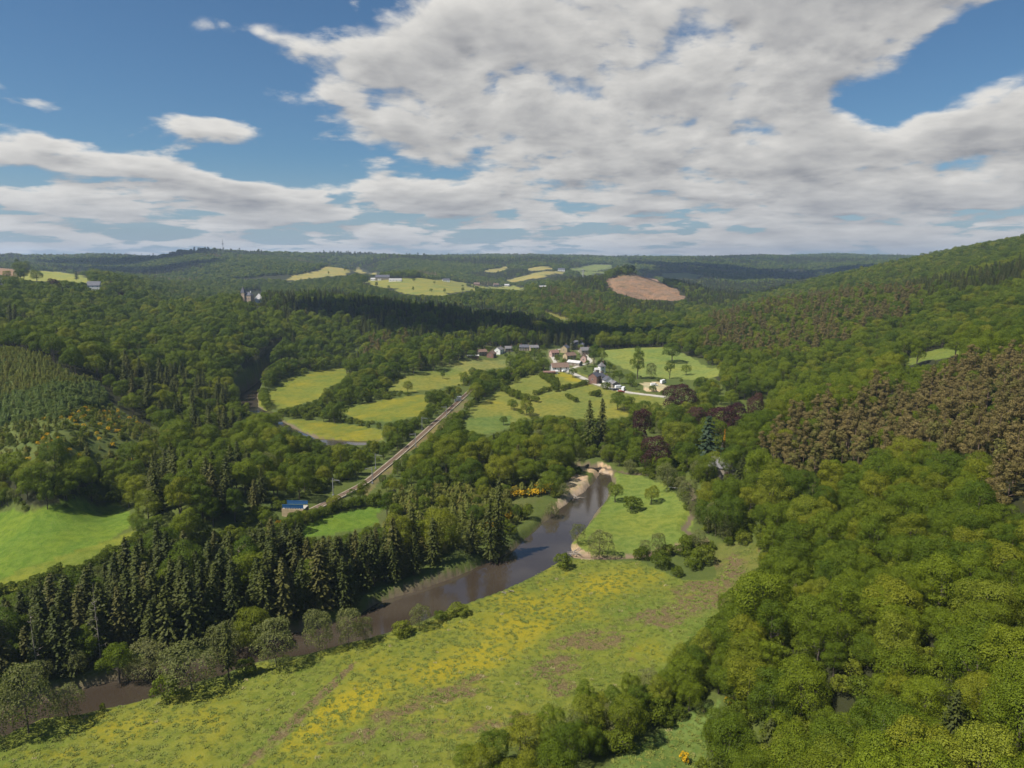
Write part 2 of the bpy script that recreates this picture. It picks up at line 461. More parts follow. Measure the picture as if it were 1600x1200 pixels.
MEADOW = (0.132, 0.152, 0.022); PASTURE = (0.090, 0.150, 0.016); OLIVE = (0.150, 0.162, 0.032); HAY = (0.25, 0.22, 0.075)
GRAVEL = (0.36, 0.27, 0.19); EARTH = (0.20, 0.135, 0.085); FLOOR = (0.030, 0.032, 0.012); SCRUB = (0.070, 0.090, 0.020); PALE = (0.45, 0.36, 0.25)
FIELDS = [  # name, outline in photo pixels, colour, flowers, dry, edge metres
 ('main', [(-260,1300),(-260,1235),(-120,1190),(0,1155),(70,1122),(130,1116),(200,1100),(260,1086),(340,1060),(400,1038),(480,1026),(560,1004),(600,994),(660,974),(720,949),
   (780,927),(830,902),(870,880),(905,874),(1000,878),(1060,905),(1120,905),(1145,865),(1185,850),(1185,885),(1150,925),(1120,965),(1080,1000),(1050,1030),(1030,1060),(960,1095),(880,1125),
   (820,1150),(740,1210),(720,1300)], MEADOW, .75, .45),
 ('clearing', [(880,1280),(940,1205),(1000,1160),(1060,1125),(1105,1100),(1125,1095),(1105,1150),(1108,1200),(1100,1280)], (0.10,0.15,0.035), .05, .15),
 ('isle', [(958,735),(1000,742),(1040,757),(1072,785),(1082,815),(1070,845),(1020,868),(940,868),(905,868),(890,850),(905,830),(930,808),(948,782),(960,755)], (0.125,0.165,0.030), .08, .15),
 ('left_pasture', [(-200,800),(0,800),(80,792),(185,780),(205,800),(215,818),(160,845),(60,880),(0,905),(-200,960)], PASTURE, .0, .08),
 ('rough_strip', [(-200,960),(0,905),(60,880),(160,845),(215,825),(160,875),(60,905),(0,935),(-200,985)], (0.125,0.155,0.02), .12, .1),
 ('inner_pasture', [(440,842),(470,826),(500,806),(560,795),(612,792),(610,806),(570,826),(500,838)], PASTURE, .0, .05),
 ('bank_meadow', [(385,645),(400,628),(440,592),(500,580),(545,573),(540,592),(515,605),(500,622),(470,633),(420,640)], (0.135,0.155,0.022), .4, .12),
 ('buttercup_a', [(430,656),(470,655),(540,662),(600,672),(600,688),(540,690),(500,686),(455,672)], (0.130,0.145,0.022), .55, .2),
 ('buttercup_b', [(528,640),(570,630),(620,622),(662,616),(672,628),(655,650),(610,660),(560,655)], (0.125,0.145,0.022), .5, .2),
 ('knoll_pasture', [(600,612),(625,592),(670,580),(730,571),(740,580),(722,598),(690,608),(640,612)], OLIVE, .1, .1),
 ('village_left', [(700,570),(725,563),(790,560),(800,572),(760,578),(715,580)], (0.16,0.17,0.05), .05, .15),
 ('central', [(732,640),(760,622),(790,605),(800,594),(850,582),(880,575),(900,578),(960,606),(1045,623),(1060,640),(1000,650),(930,655),(860,648),(800,660),(740,662)], OLIVE, .35, .1),
 ('central_low', [(725,655),(760,650),(800,650),(800,668),(760,680),(725,672)], (0.10,0.14,0.03), .1, .1),
 ('hill_field', [(935,549),(980,545),(1040,543),(1075,556),(1100,568),(1130,574),(1125,588),(1060,592),(1010,590),(980,580),(955,568),(938,560)], (0.155,0.19,0.045), .0, .1),
 ('right_clearing', [(1400,566),(1450,551),(1500,540),(1510,552),(1460,563),(1420,572)], (0.12,0.155,0.03), .0, .1),
 ('wet_ground', [(1110,855),(1150,850),(1185,850),(1195,885),(1150,930),(1120,905)], (0.11,0.12,0.03), .15, .5),
 ('far_a', [(445,442),(455,432),(500,421),(560,419),(570,424),(540,430),(470,436)], HAY, 0, 0), ('far_b', [(500,420),(560,418),(575,423),(530,430),(510,426)], HAY, 0, 0),
 ('far_c', [(560,441),(600,436),(690,437),(740,444),(745,454),(690,462),(630,460),(610,452)], (0.20,0.20,0.05), .1, 0),
 ('far_d', [(740,444),(800,446),(822,448),(820,454),(750,450)], (0.19,0.20,0.05), 0, 0),
 ('far_e', [(788,436),(830,428),(880,424),(885,428),(850,434),(800,440)], HAY, 0, 0), ('far_f', [(750,424),(790,416),(800,418),(770,426)], HAY, 0, 0),
 ('far_g', [(822,420),(860,416),(865,420),(830,424)], HAY, 0, 0), ('far_h', [(885,418),(930,413),(960,414),(955,420),(905,424)], (0.15,0.18,0.05), 0, 0),
 ('far_i', [(1030,428),(1060,425),(1100,430),(1090,436),(1040,434)], OLIVE, 0, 0),
 ('far_j', [(540,420),(590,424),(600,428),(560,428)], HAY, 0, 0), ('far_k', [(905,426),(940,424),(950,428),(915,431)], (0.15,0.18,0.05), 0, 0),
 ('plateau_red', [(-60,416),(0,418),(25,421),(28,432),(0,430),(-60,428)], (0.25,0.16,0.11), 0, 0),
 ('plateau_a', [(20,434),(60,423),(105,425),(145,437),(140,444),(100,438),(60,440)], (0.24,0.25,0.06), 0, .1),
 ('plateau_b', [(110,421),(138,419),(145,422),(120,424)], HAY, 0, 0),
 ('clearcut', [(946,446),(950,438),(968,430),(982,431),(992,426),(1008,431),(1030,438),(1040,446),(1062,455),(1080,466),(1050,470),(1015,467),(1000,468),(975,461),(960,456)], (0.23, 0.145, 0.105), 0, .6),
 ('clearcut_strip', [(850,480),(880,490),(900,500),(880,500),(850,487)], (0.15,0.15,0.04), 0, .5),
 ('gravel_upper', [(890,724),(905,720),(935,722),(958,731),(955,739),(935,740),(915,734)], GRAVEL, 0, 0),
 ('gravel_bar', [(885,752),(905,740),(922,745),(918,760),(905,775),(888,785),(872,800),(866,790),(880,770)], GRAVEL, 0, 0),
 ('gravel_tip', [(884,850),(898,845),(912,858),(940,868),(925,874),(900,870)], GRAVEL, 0, .1),
 ('sand_pit', [(1000,600),(1030,596),(1045,604),(1030,612),(1005,612)], PALE, 0, 0),
 ('park_path', [(1102,724),(1120,728),(1135,742),(1125,750),(1112,738)], PALE, 0, 0),
 ('railway_bank', [(560,765),(575,748),(630,702),(690,648),(722,622),(738,628),(700,660),(645,705),(590,755),(575,775)], (0.13,0.12,0.05), 0, .6),
]
FIELD_POLYS = [(f[0], poly(f[1]), f[2], f[3], f[4]) for f in FIELDS]
ROAD = pline([(868,576),(885,579),(905,588),(930,600),(955,607),(985,614),(1020,618),(1047,621)])
LANE = pline([(868,576),(868,566),(862,556),(864,548),(880,545)])
LANE2 = pline([(885,579),(905,572),(925,566),(915,556),(905,548)])
RAIL = pline([(340,880),(400,850),(460,812),(510,788),(570,757),(640,698),(724,621),(741,605)])
OPEN_NAMES = {f[0] for f in FIELDS}

# ------------------------------------------------------------------ the ground sheet
ths = np.concatenate([np.arange(-180, -50, 4.0), np.arange(-50, 50, 0.155), np.arange(50, 180, 4.0)])
rs = np.concatenate([[2.0, 8, 20, 35, 50], 62 * 1.0078 ** np.arange(0, 640)])
rs = rs[rs < 9000]
TH, RR = np.meshgrid(R(1) * ths, rs, indexing='ij')
GX = RR * np.sin(TH); GY = RR * np.cos(TH)
GZ = height(GX, GY)
nt, nr = GX.shape
_cc = inside(GX, GY, [q for n_, q, *_ in FIELD_POLYS if n_ == 'clearcut'][0])
GZ = GZ + _cc * ((vnoise(GX, GY, 70, 4, 21) - .5) * 12 + (vnoise(GX, GY, 18, 3, 22) - .5) * 4)


def ground_z(x, y):
    """height of the ground sheet"""
    x = np.atleast_1d(np.asarray(x, float)); y = np.atleast_1d(np.asarray(y, float))
    th = np.degrees(np.arctan2(x, y)); r = np.hypot(x, y)
    i = np.clip(np.searchsorted(ths, th) - 1, 0, nt - 2); j = np.clip(np.searchsorted(rs, r) - 1, 0, nr - 2)
    a = ((th - ths[i]) / (ths[i + 1] - ths[i])).clip(0, 1); b = ((r - rs[j]) / (rs[j + 1] - rs[j])).clip(0, 1)
    return (GZ[i, j] * (1 - a) + GZ[i + 1, j] * a) * (1 - b) + (GZ[i, j + 1] * (1 - a) + GZ[i + 1, j + 1] * a) * b


def gz(x, y):
    return float(ground_z(x, y)[0])


def at(px, py):
    """ground point that the photo shows at a pixel"""
    p = cast(np.array([px]), np.array([py]))[0]
    return Vector((p[0], p[1], gz(p[0], p[1])))


def shape_noise(x, y, r):
    s = np.clip(r / 60, 2, 60)
    f = smooth((r - 900) / 900) * 75
    x = x + (vnoise(x, y, 170, 4, 11) - .5) * f; y = y + (vnoise(x, y, 170, 4, 15) - .5) * f
    return x + (vnoise(x, y, 16, 4, 1) - .5) * s, y + (vnoise(x, y, 16, 4, 5) - .5) * s


base = np.empty((nt, nr, 3)); base[:] = FLOOR
flower = np.zeros((nt, nr)); dry = np.zeros((nt, nr)); grass = np.zeros((nt, nr))
NX, NY = shape_noise(GX, GY, RR)
valley = (GZ < 14) & (RR < 1100)
base[valley] = SCRUB
grass[valley] = 0.4
base[RR > 4500] = (0.040, 0.060, 0.018)
for nm, pl, c, fl, dr in FIELD_POLYS:
    m = inside(NX, NY, pl)
    base[m] = c; flower[m] = fl; dry[m] = dr; grass[m] = 1.0
PX, PY = project(GX, GY, GZ)
for pts_, c_, g_ in (([(-250,700),(-200,560),(0,548),(60,556),(110,588),(150,598),(172,628),(235,668),(270,700),(215,725),(60,742),(-250,790)], (0.085,0.105,0.028), .7),
                    ([(585,806),(625,780),(690,768),(790,772),(850,768),(800,828),(740,852),(650,876),(605,850)], (0.08,0.095,0.028), .6)):
    m = inside(NX, NY, poly(pts_)); base[m] = c_; grass[m] = g_


def ell(px, py, rx, ry, tilt=0):
    c, s_ = math.cos(R(tilt)), math.sin(R(tilt))
    u = ((PX - px) * c - (PY - py) * s_) / rx; v = ((PX - px) * s_ + (PY - py) * c) / ry
    return np.exp(-(u * u + v * v))


main = inside(NX, NY, FIELD_POLYS[0][1])
fl = sum(a * ell(*e) for a, e in [(.8, (820,985,60,18,12)), (1, (850,950,150,40,12)), (.9, (1090,925,60,25,0)), (1, (640,1070,170,30,14)), (1, (470,1150,60,20,30)), (.9, (240,1130,170,22,12)), (.8, (960,905,90,16,10)),
     (.9, (760,1020,110,22,10)), (.7, (1000,1000,60,20,0)), (.9, (60,1185,90,14,10)), (.8, (540,1110,60,25,20)), (.6, (830,890,50,14,30)), (.8, (480,1185,60,18,30))])
dr = 1.05 * sum(a * ell(*e) for a, e in [(.5, (960,1040,70,12,8)), (.6, (740,1060,40,8,10)), (.7, (560,1150,60,10,15)), (.7, (690,1125,60,9,5)), (1.2, (925,1000,75,22,6)), (1.2, (1075,945,55,28,20)), (1.3, (850,1045,45,13,12)), (1.0, (700,1085,70,12,5)), (.9, (620,1112,50,14,15)), (1.1, (880,1075,30,15,0)),
     (1.6, (420,1165,70,9,42)), (1.4, (480,1105,60,7,42)), (1.1, (530,1060,45,5,45)), (1.0, (1120,890,60,40,0)), (.9, (780,1130,90,12,12)), (.7, (640,1150,60,12,10)), (.7, (1010,965,40,14,0))])
flower = np.where(main, np.clip(0.30 + fl * 0.5, 0, .9), flower)
dry = np.where(main, np.clip(0.12 + dr * 0.8, 0, .85), dry)
flower = np.where(main, flower * (1 - 0.8 * np.clip(dr, 0, 1)), flower)
central = inside(NX, NY, [p for n_, p, *_ in FIELD_POLYS if n_ == 'central'][0])
flower = np.where(central, np.clip(.12 + sum(a * ell(*e) for a, e in [(1, (895,590,30,7,-18)), (.6, (985,640,50,6,0)), (.5, (775,628,25,8,0))]), 0, 1), flower)
for rv in (RIVER, RIVER2):
    d = line_dist(GX, GY, rv, True)
    ins = inside(GX, GY, rv)
    bank = (~ins) & (d < -.6 + 3.6 * vnoise(GX, GY, 17, 3, 2)) & ~(main & (d > .8))
    base[bank & (GZ < 2.2)] = (0.135, 0.112, 0.062) if rv is RIVER else (0.14, 0.11, 0.07)
    for g_ in ('gravel_upper', 'gravel_bar', 'gravel_tip'):
        base[bank & (GZ < 2.6) & inside(NX, NY, [q for n_, q, *_ in FIELD_POLYS if n_ == g_][0])] = GRAVEL
    grass[bank] = .1; flower[bank] = 0
    base[ins] = (0.10, 0.075, 0.05); grass[ins] = 0; flower[ins] = 0; dry[ins] = 0
m = (line_dist(GX, GY, STREAM) < .9 + 2.5 * (vnoise(GX, GY, 8, 3, 2) - .4)); base[m] = (.11, .085, .055); grass[m] = .2
m = (line_dist(GX, GY, CREEK) < 1.6 + 3 * (vnoise(GX, GY, 8, 3, 2) - .5)); base[m] = (.2, .14, .09); grass[m] = .2
rd = np.minimum(np.minimum(line_dist(GX, GY, ROAD), line_dist(GX, GY, LANE)), line_dist(GX, GY, LANE2))
m = rd < 4.0; base[m] = (.16, .15, .08); grass[m] = .6; flower[m] = 0


def np_mesh(name, V, F4, mats, mi=None, smooth_=False):
    me = bpy.data.meshes.new(name)
    V = np.ascontiguousarray(V, np.float32); F4 = np.ascontiguousarray(F4, np.int32)
    k = F4.shape[1]
    me.vertices.add(len(V)); me.vertices.foreach_set('co', V.ravel())
    me.loops.add(F4.size); me.loops.foreach_set('vertex_index', F4.ravel())
    me.polygons.add(len(F4)); me.polygons.foreach_set('loop_start', np.arange(0, F4.size, k, dtype=np.int32))
    for m_ in mats:
        me.materials.append(m_)
    if mi is not None:
        me.polygons.foreach_set('material_index', np.ascontiguousarray(mi, np.int32))
    me.polygons.foreach_set('use_smooth', np.full(len(F4), smooth_))
    me.update(calc_edges=True)
    return me


def tag(o, label=None, cat=None, group=None, kind=None):
    if label: o['label'] = label
    if cat: o['category'] = cat
    if group: o['group'] = group
    if kind: o['kind'] = kind
    return o


def link(name, me, parent=None):
    o = bpy.data.objects.new(name, me)
    COL.objects.link(o)
    if parent: o.parent = parent
    return o


def new_mat(name):
    m = bpy.data.materials.new(name)
    m.use_nodes = True
    t = NT(m.node_tree)
    t.n.clear()
    out = t.node('ShaderNodeOutputMaterial')
    return m, t, out


def principled(t, out, color, rough=0.8, spec=0.3, normal=None, metallic=0.0):
    b = t.node('ShaderNodeBsdfPrincipled')
    if isinstance(color, tuple): color = (*color[:3], 1)
    t.put(b.inputs['Base Color'], color); t.put(b.inputs['Roughness'], rough)
    t.put(b.inputs['Specular IOR Level'], spec); t.put(b.inputs['Metallic'], metallic)
    if normal is not None: t.put(b.inputs['Normal'], normal)
    t.l.new(b.outputs[0], out.inputs[0])
    return b


def bump(t, h, strength=.5, dist=.1):
    n = t.node('ShaderNodeBump')
    t.put(n.inputs['Height'], h); n.inputs['Strength'].default_value = strength; n.inputs['Distance'].default_value = dist
    return n.outputs[0]


def mottled(name, c, var=.25, scale=1.0, rough=.85, spec=.25, bmp=.3, c2=None):
    m, t, out = new_mat(name)
    g = t.node('ShaderNodeTexCoord').outputs['Object']
    n = t.noise(g, scale, 5, .6)
    n2 = t.noise(g, scale * 9, 3, .6)
    a = tuple(v * (1 - var) for v in c); b = c2 or tuple(min(1, v * (1 + var)) for v in c)
    col = t.mix(t.ramp(n, .3, .7), a, b)
    col = t.mix(t.m('MULTIPLY', t.ramp(n2, .45, .75), .3), col, tuple(v * .7 for v in c))
    principled(t, out, col, rough, spec, bump(t, n2, bmp, .05))
    return m


# ground material: colours of the land itself, broken up by noise
gm, t, out = new_mat('ground')
pos = t.node('ShaderNodeNewGeometry').outputs['Position']
ab = t.node('ShaderNodeAttribute', attribute_name='base_colour')
ac = t.node('ShaderNodeAttribute', attribute_name='cover')
cr, cg, cb = (t.node('ShaderNodeSeparateColor'),) * 3
t.put(cr.inputs[0], ac.outputs['Color'])
fl_, dr_, gr_ = cr.outputs[0], cr.outputs[1], cr.outputs[2]
nA = t.noise(pos, 0.035, 6, .6); nB = t.noise(pos, 0.35, 6, .65, .3); nC = t.noise(pos, 2.6, 4, .65); nD = t.noise(t.vm('ADD', pos, (91, 33, 0)), 0.09, 7, .68, .6)
c = t.mix(t.m('MULTIPLY', t.ramp(nB, .38, .66), gr_), ab.outputs['Color'], t.mix(1.0, ab.outputs['Color'], (0.62, 0.72, 0.62), 'MULTIPLY'))
c = t.mix(t.m('MULTIPLY', t.ramp(nA, .35, .65), t.m('MULTIPLY', gr_, .8)), c, t.mix(1.0, c, (1.40, 1.12, .85), 'MULTIPLY'))
nE = t.noise(t.vm('ADD', pos, (500, 120, 0)), .018, 5, .6)
c = t.mix(t.m('MULTIPLY', t.ramp(nE, .48, .66), t.m('MULTIPLY', gr_, .7)), c, t.mix(1.0, c, (.68, .84, .8), 'MULTIPLY'))
# olive stalks
c = t.mix(t.m('MULTIPLY', t.m('MULTIPLY', t.ramp(nC, .5, .72), gr_), .55), c, (0.20, 0.19, 0.06))
# buttercups
fm = t.ramp(t.m('ADD', t.m('ADD', t.m('MULTIPLY', nD, .7), t.m('MULTIPLY', nB, .3)), t.m('MULTIPLY', t.m('SUBTRACT', fl_, .5), .34)), .43, .74)
fm = t.m('MULTIPLY', fm, t.ramp(fl_, 0.0, .1))
fm = t.m('MULTIPLY', fm, t.ramp(nC, .15, .62))
c = t.mix(t.m('MULTIPLY', fm, .80), c, (0.30, 0.225, 0.010))
# last year's dead growth
dm = t.ramp(t.m('ADD', t.m('ADD', t.m('MULTIPLY', nD, .6), t.m('MULTIPLY', nB, .4)), t.m('MULTIPLY', t.m('SUBTRACT', dr_, .5), .44)), .505, .64)
dm = t.m('MULTIPLY', dm, t.ramp(dr_, .0, .12))
c = t.mix(t.m('MULTIPLY', dm, .85), c, t.mix(t.ramp(nC, .35, .7), (0.075, 0.048, 0.024), (0.185, 0.128, 0.068)))
hB = t.m('ADD', t.m('MULTIPLY', nC, .5), t.m('MULTIPLY', nB, 1.6))
principled(t, out, c, .9, .12, bump(t, hB, .8, .3))


def ring_faces(n, m_, close):
    i, j = np.meshgrid(np.arange(n if close else n - 1), np.arange(m_ - 1), indexing='ij')
    i2 = (i + 1) % n
    return np.stack([i * m_ + j, i * m_ + j + 1, i2 * m_ + j + 1, i2 * m_ + j], -1).reshape(-1, 4)


me = np_mesh('ground', np.stack([GX, GY, GZ], -1).reshape(-1, 3), ring_faces(nt, nr, True)[:, ::-1], [gm], smooth_=True)
a = me.color_attributes.new('base_colour', 'FLOAT_COLOR', 'POINT')
a.data.foreach_set('color', np.concatenate([base, np.ones((nt, nr, 1))], -1).astype(np.float32).ravel())
a = me.color_attributes.new('cover', 'FLOAT_COLOR', 'POINT')
a.data.foreach_set('color', np.stack([flower, dry, grass, np.ones((nt, nr))], -1).astype(np.float32).ravel())
tag(link('ground', me), kind='structure')

# ------------------------------------------------------------------ water
wm, t, out = new_mat('river_water')
pos = t.node('ShaderNodeNewGeometry').outputs['Position']
rip = t.m('ADD', t.noise(pos, 1.5, 4, .6), t.m('MULTIPLY', t.noise(pos, .25, 3, .5), 1.2))
rz = t.noise(pos, .05, 3, .5)
principled(t, out, t.mix(t.ramp(rz, .4, .7), (0.042, 0.031, 0.021), (0.060, 0.047, 0.033)), .07, 1.0, bump(t, rip, .10, .12))


def flat_poly(name, pts, z, mat, kind='structure', grow=3.0):
    c_ = pts.mean(0)
    nxt = np.roll(pts, -1, 0); prv = np.roll(pts, 1, 0)
    tn = nxt - prv; nn = np.stack([tn[:, 1], -tn[:, 0]], -1); nn /= np.linalg.norm(nn, axis=1)[:, None] + 1e-9
    area = 0.5 * np.sum(pts[:, 0] * nxt[:, 1] - nxt[:, 0] * pts[:, 1])
    q = pts + nn * grow * (1 if area > 0 else -1)
    cu = bpy.data.curves.new(name, 'CURVE'); cu.dimensions = '2D'; cu.fill_mode = 'BOTH'
    sp = cu.splines.new('POLY'); sp.points.add(len(q) - 1)
    for i, p in enumerate(q): sp.points[i].co = (p[0], p[1], 0, 1)
    sp.use_cyclic_u = True
    tmp = bpy.data.objects.new('tmp', cu)
    me = bpy.data.meshes.new_from_object(tmp)
    bpy.data.objects.remove(tmp); bpy.data.curves.remove(cu)
    me.materials.clear(); me.materials.append(mat)
    o = link(name, me); o.location.z = z
    return tag(o, kind=kind)


flat_poly('river', RIVER, 0.0, wm)
flat_poly('river', RIVER2, 0.0, wm)


def ribbon(name, line, width, dz, mat, kind='structure', lift=None, step=3.0):
    seg = np.linalg.norm(np.diff(line, axis=0), axis=1); s_ = np.concatenate([[0], seg.cumsum()])
    u = np.arange(0, s_[-1], step)
    pts = np.stack([np.interp(u, s_, line[:, 0]), np.interp(u, s_, line[:, 1])], -1)
    k = np.ones(7) / 7
    pp = np.pad(pts, ((3, 3), (0, 0)), 'edge')
    pts = np.stack([np.convolve(pp[:, 0], k, 'valid'), np.convolve(pp[:, 1], k, 'valid')], -1)
    tn = np.gradient(pts, axis=0); nn = np.stack([tn[:, 1], -tn[:, 0]], -1); nn /= np.linalg.norm(nn, axis=1)[:, None] + 1e-9
    cols = np.linspace(-width / 2, width / 2, 3)
    Q = pts[:, None] + nn[:, None] * cols[None, :, None]
    zc = np.max(np.stack([ground_z(Q[:, i, 0], Q[:, i, 1]) for i in range(3)]), 0)
    zc = np.convolve(np.pad(zc, (4, 4), 'edge'), np.ones(9) / 9, 'valid')
    Z = np.repeat((zc + dz)[:, None], 3, 1)
    V = np.concatenate([Q, Z[..., None]], -1).reshape(-1, 3)
    low = V.reshape(len(pts), 3, 3)[:, [0, 2]].copy(); low[..., 2] -= 2.5
    low[:, 0, :2] -= nn * .5; low[:, 1, :2] += nn * .5
    nV = len(V); V = np.concatenate([V, low.reshape(-1, 3)])
    Fs = [[i * 3 + j, i * 3 + j + 1, (i + 1) * 3 + j + 1, (i + 1) * 3 + j] for i in range(len(pts) - 1) for j in range(2)]
    Fs += [[nV + i * 2, i * 3, (i + 1) * 3, nV + i * 2 + 2] for i in range(len(pts) - 1)]
    Fs += [[i * 3 + 2, nV + i * 2 + 1, nV + i * 2 + 3, (i + 1) * 3 + 2] for i in range(len(pts) - 1)]
    o = link(name, np_mesh(name, V, np.array(Fs), [mat]))
    return (tag(o, kind=kind) if kind else o), pts, nn, zc + dz


M_road = mottled('pale_road', (0.40, 0.37, 0.31), .12, .3)
M_ball = mottled('ballast', (0.30, 0.25, 0.18), .25, .8)
M_steel = mottled('rail_steel', (0.22, 0.17, 0.14), .2, 2, .45, .6)
ribbon('road', ROAD, 4.2, .12, M_road)
ribbon('lane', LANE, 3.5, .12, M_road)
ribbon('lane', LANE2, 3.5, .12, M_road)
_, rp, rn, rz_ = ribbon('railway_bed', RAIL, 3.5, .5, M_ball)

# ------------------------------------------------------------------ leaf, needle and bark materials
def leaf_mat(name, dark, light, warm, stand=120.0, trans=.25, patch=1.6):
    """dark/light/warm: the leaf colours that trees of this kind have; one tree leans to one of them"""
    m, t, out = new_mat(name)
    oi = t.node('ShaderNodeObjectInfo')
    pos = t.node('ShaderNodeNewGeometry').outputs['Position']
    st = t.noise(oi.outputs['Location'], 1.0 / stand, 3, .6)
    r = oi.outputs['Random']
    f = t.ramp(t.m('ADD', t.m('MULTIPLY', r, .7), t.m('MULTIPLY', t.m('SUBTRACT', st, .5), 1.3)), .0, .8, False)
    col = t.mix(f, dark, light)
    r2 = t.m('FRACT', t.m('MULTIPLY', r, 7.31))
    col = t.mix(t.m('MULTIPLY', t.ramp(r2, .72, 1.0), .7), col, warm)
    n = t.noise(pos, patch, 2, .6)
    col = t.mix(t.ramp(n, .3, .7), t.mix(1.0, col, (.72, .74, .8), 'MULTIPLY'), t.mix(1.0, col, (1.22, 1.18, 1.0), 'MULTIPLY'))
    d = t.node('ShaderNodeBsdfPrincipled'); t.put(d.inputs['Base Color'], col); d.inputs['Roughness'].default_value = .55
    d.inputs['Specular IOR Level'].default_value = .10
    if trans <= 0:
        t.l.new(d.outputs[0], out.inputs[0])
        return m
    tr = t.node('ShaderNodeBsdfTranslucent'); t.put(tr.inputs['Color'], t.mix(1.0, col, (1.15, 1.25, .6), 'MULTIPLY'))
    mx = t.node('ShaderNodeMixShader'); mx.inputs[0].default_value = trans
    t.l.new(d.outputs[0], mx.inputs[1]); t.l.new(tr.outputs[0], mx.inputs[2]); t.l.new(mx.outputs[0], out.inputs[0])
    return m


L_broad = leaf_mat('broad_leaves', (0.064, 0.100, 0.007), (0.140, 0.176, 0.010), (0.200, 0.200, 0.016))
L_beech = leaf_mat('young_beech_leaves', (0.15, 0.175, 0.016), (0.19, 0.21, 0.02), (0.20, 0.20, 0.02))
L_copper = leaf_mat('copper_beech_leaves', (0.046, 0.017, 0.019), (0.062, 0.022, 0.024), (0.075, 0.040, 0.026), trans=.2)
L_spruce = leaf_mat('spruce_needles', (0.050, 0.062, 0.012), (0.082, 0.090, 0.018), (0.110, 0.098, 0.028), trans=.18)
L_pine = leaf_mat('pine_needles', (0.155, 0.126, 0.044), (0.210, 0.162, 0.064), (0.145, 0.150, 0.036), trans=.25)
L_young = leaf_mat('young_needles', (0.150, 0.170, 0.034), (0.200, 0.205, 0.045), (0.210, 0.180, 0.050), trans=.38, stand=60)
L_blue = leaf_mat('young_spruce_needles', (0.125, 0.175, 0.052), (0.165, 0.205, 0.060), (0.18, 0.20, 0.05), trans=.35)
L_willow = leaf_mat('willow_leaves', (0.165, 0.178, 0.062), (0.205, 0.212, 0.082), (0.23, 0.22, 0.10), trans=.45)
L_bush = leaf_mat('bush_leaves', (0.076, 0.104, 0.008), (0.125, 0.155, 0.012), (0.17, 0.185, 0.02))
L_gorse = leaf_mat('broom_flowers', (0.46, 0.27, 0.008), (0.55, 0.34, 0.012), (0.32, 0.25, 0.02), trans=.2)
L_gold = leaf_mat('golden_leaves', (0.38, 0.20, 0.02), (0.42, 0.22, 0.02), (0.40, 0.22, 0.02), trans=.2)
L_cedar = leaf_mat('cedar_needles', (0.030, 0.050, 0.026), (0.042, 0.062, 0.032), (0.05, 0.07, 0.04), trans=.05)
M_bark = mottled('bark', (0.105, 0.085, 0.062), .4, 1.5)
M_pbark = mottled('pine_bark', (0.17, 0.115, 0.08), .3, 1.0)
M_dead = mottled('dead_wood', (0.26, 0.22, 0.18), .25, 1.0)


def cards(C, N, size, aspect=1.0, rg=None, droop=None):
    """small leaf faces at C facing N"""
    n = len(C)
    N = N / (np.linalg.norm(N, axis=1)[:, None] + 1e-9)
    a = rg.normal(size=(n, 3)) if droop is None else droop
    U = np.cross(N, a); U /= np.linalg.norm(U, axis=1)[:, None] + 1e-9
    W = np.cross(N, U)
    s = np.broadcast_to(size, (n,))[:, None]
    k = rg.uniform(.65, 1.2, (n, 4, 1))
    off = np.stack([-U - W * .6, U * .8 - W, U + W * .7, -U * .7 + W], 1)
    off = off * k
    if aspect != 1.0:
        off = np.stack([-U - W * aspect, U * .8 - W * aspect, U * .5 + W * aspect, -U * .5 + W * aspect], 1) * k
    V = C[:, None] + off * s[:, None] * .5
    return V.reshape(-1, 3)


def quads(n):
    return np.arange(n * 4).reshape(-1, 4)


def sphere_pts(n, rg):
    v = rg.normal(size=(n, 3))
    return v / np.linalg.norm(v, axis=1)[:, None]


def lobed(rg, lobes, per, size, jit=.45, keep=.80, flat=1.0, hang=False):
    """lobes: (n,4) centre + radius. Leaves lie on the lobes, those buried inside others are dropped"""
    Cs, Ns = [], []
    for i, (x, y, z, r) in enumerate(lobes):
        k = int(per * r * r)
        d = sphere_pts(k, rg)
        d[:, 2] = np.where(d[:, 2] < -.55, -d[:, 2], d[:, 2])
        rad = r * rg.uniform(.78, 1.12, (k, 1))
        p = np.array([x, y, z]) + d * rad * np.array([1, 1, flat])
        o = np.linalg.norm((p[:, None] - lobes[None, :, :3]) / np.array([1, 1, flat]), axis=2) / lobes[None, :, 3]
        o[:, i] = 9
        m = o.min(1) > keep
        Cs.append(p[m]); Ns.append((d + rg.normal(size=d.shape) * jit)[m])
    C = np.concatenate(Cs); N = np.concatenate(Ns)
    sz = size * rg.uniform(.7, 1.35, len(C))
    return cards(C, N, sz, 1.0 if not hang else 1.7, rg)


def taper(path, radii, sides=6):
    """a limb: rings along a path, as quads"""
    path = np.asarray(path, float); V = []
    for i, p in enumerate(path):
        tdir = path[min(i + 1, len(path) - 1)] - path[max(i - 1, 0)]
        tdir = tdir / (np.linalg.norm(tdir) + 1e-9)
        u = np.cross(tdir, [0.31, .95, .1]); u /= np.linalg.norm(u); w_ = np.cross(tdir, u)
        for k in range(sides):
            a = 2 * math.pi * k / sides
            V.append(p + (u * math.cos(a) + w_ * math.sin(a)) * radii[i])
    Fq = [[i * sides + k, i * sides + (k + 1) % sides, (i + 1) * sides + (k + 1) % sides, (i + 1) * sides + k] for i in range(len(path) - 1) for k in range(sides)]
    return np.array(V), np.array(Fq)


def join(parts):
    V, Fq, o = [], [], 0
    for v, f in parts:
        V.append(v); Fq.append(f + o); o += len(v)
    return np.concatenate(V), np.concatenate(Fq)


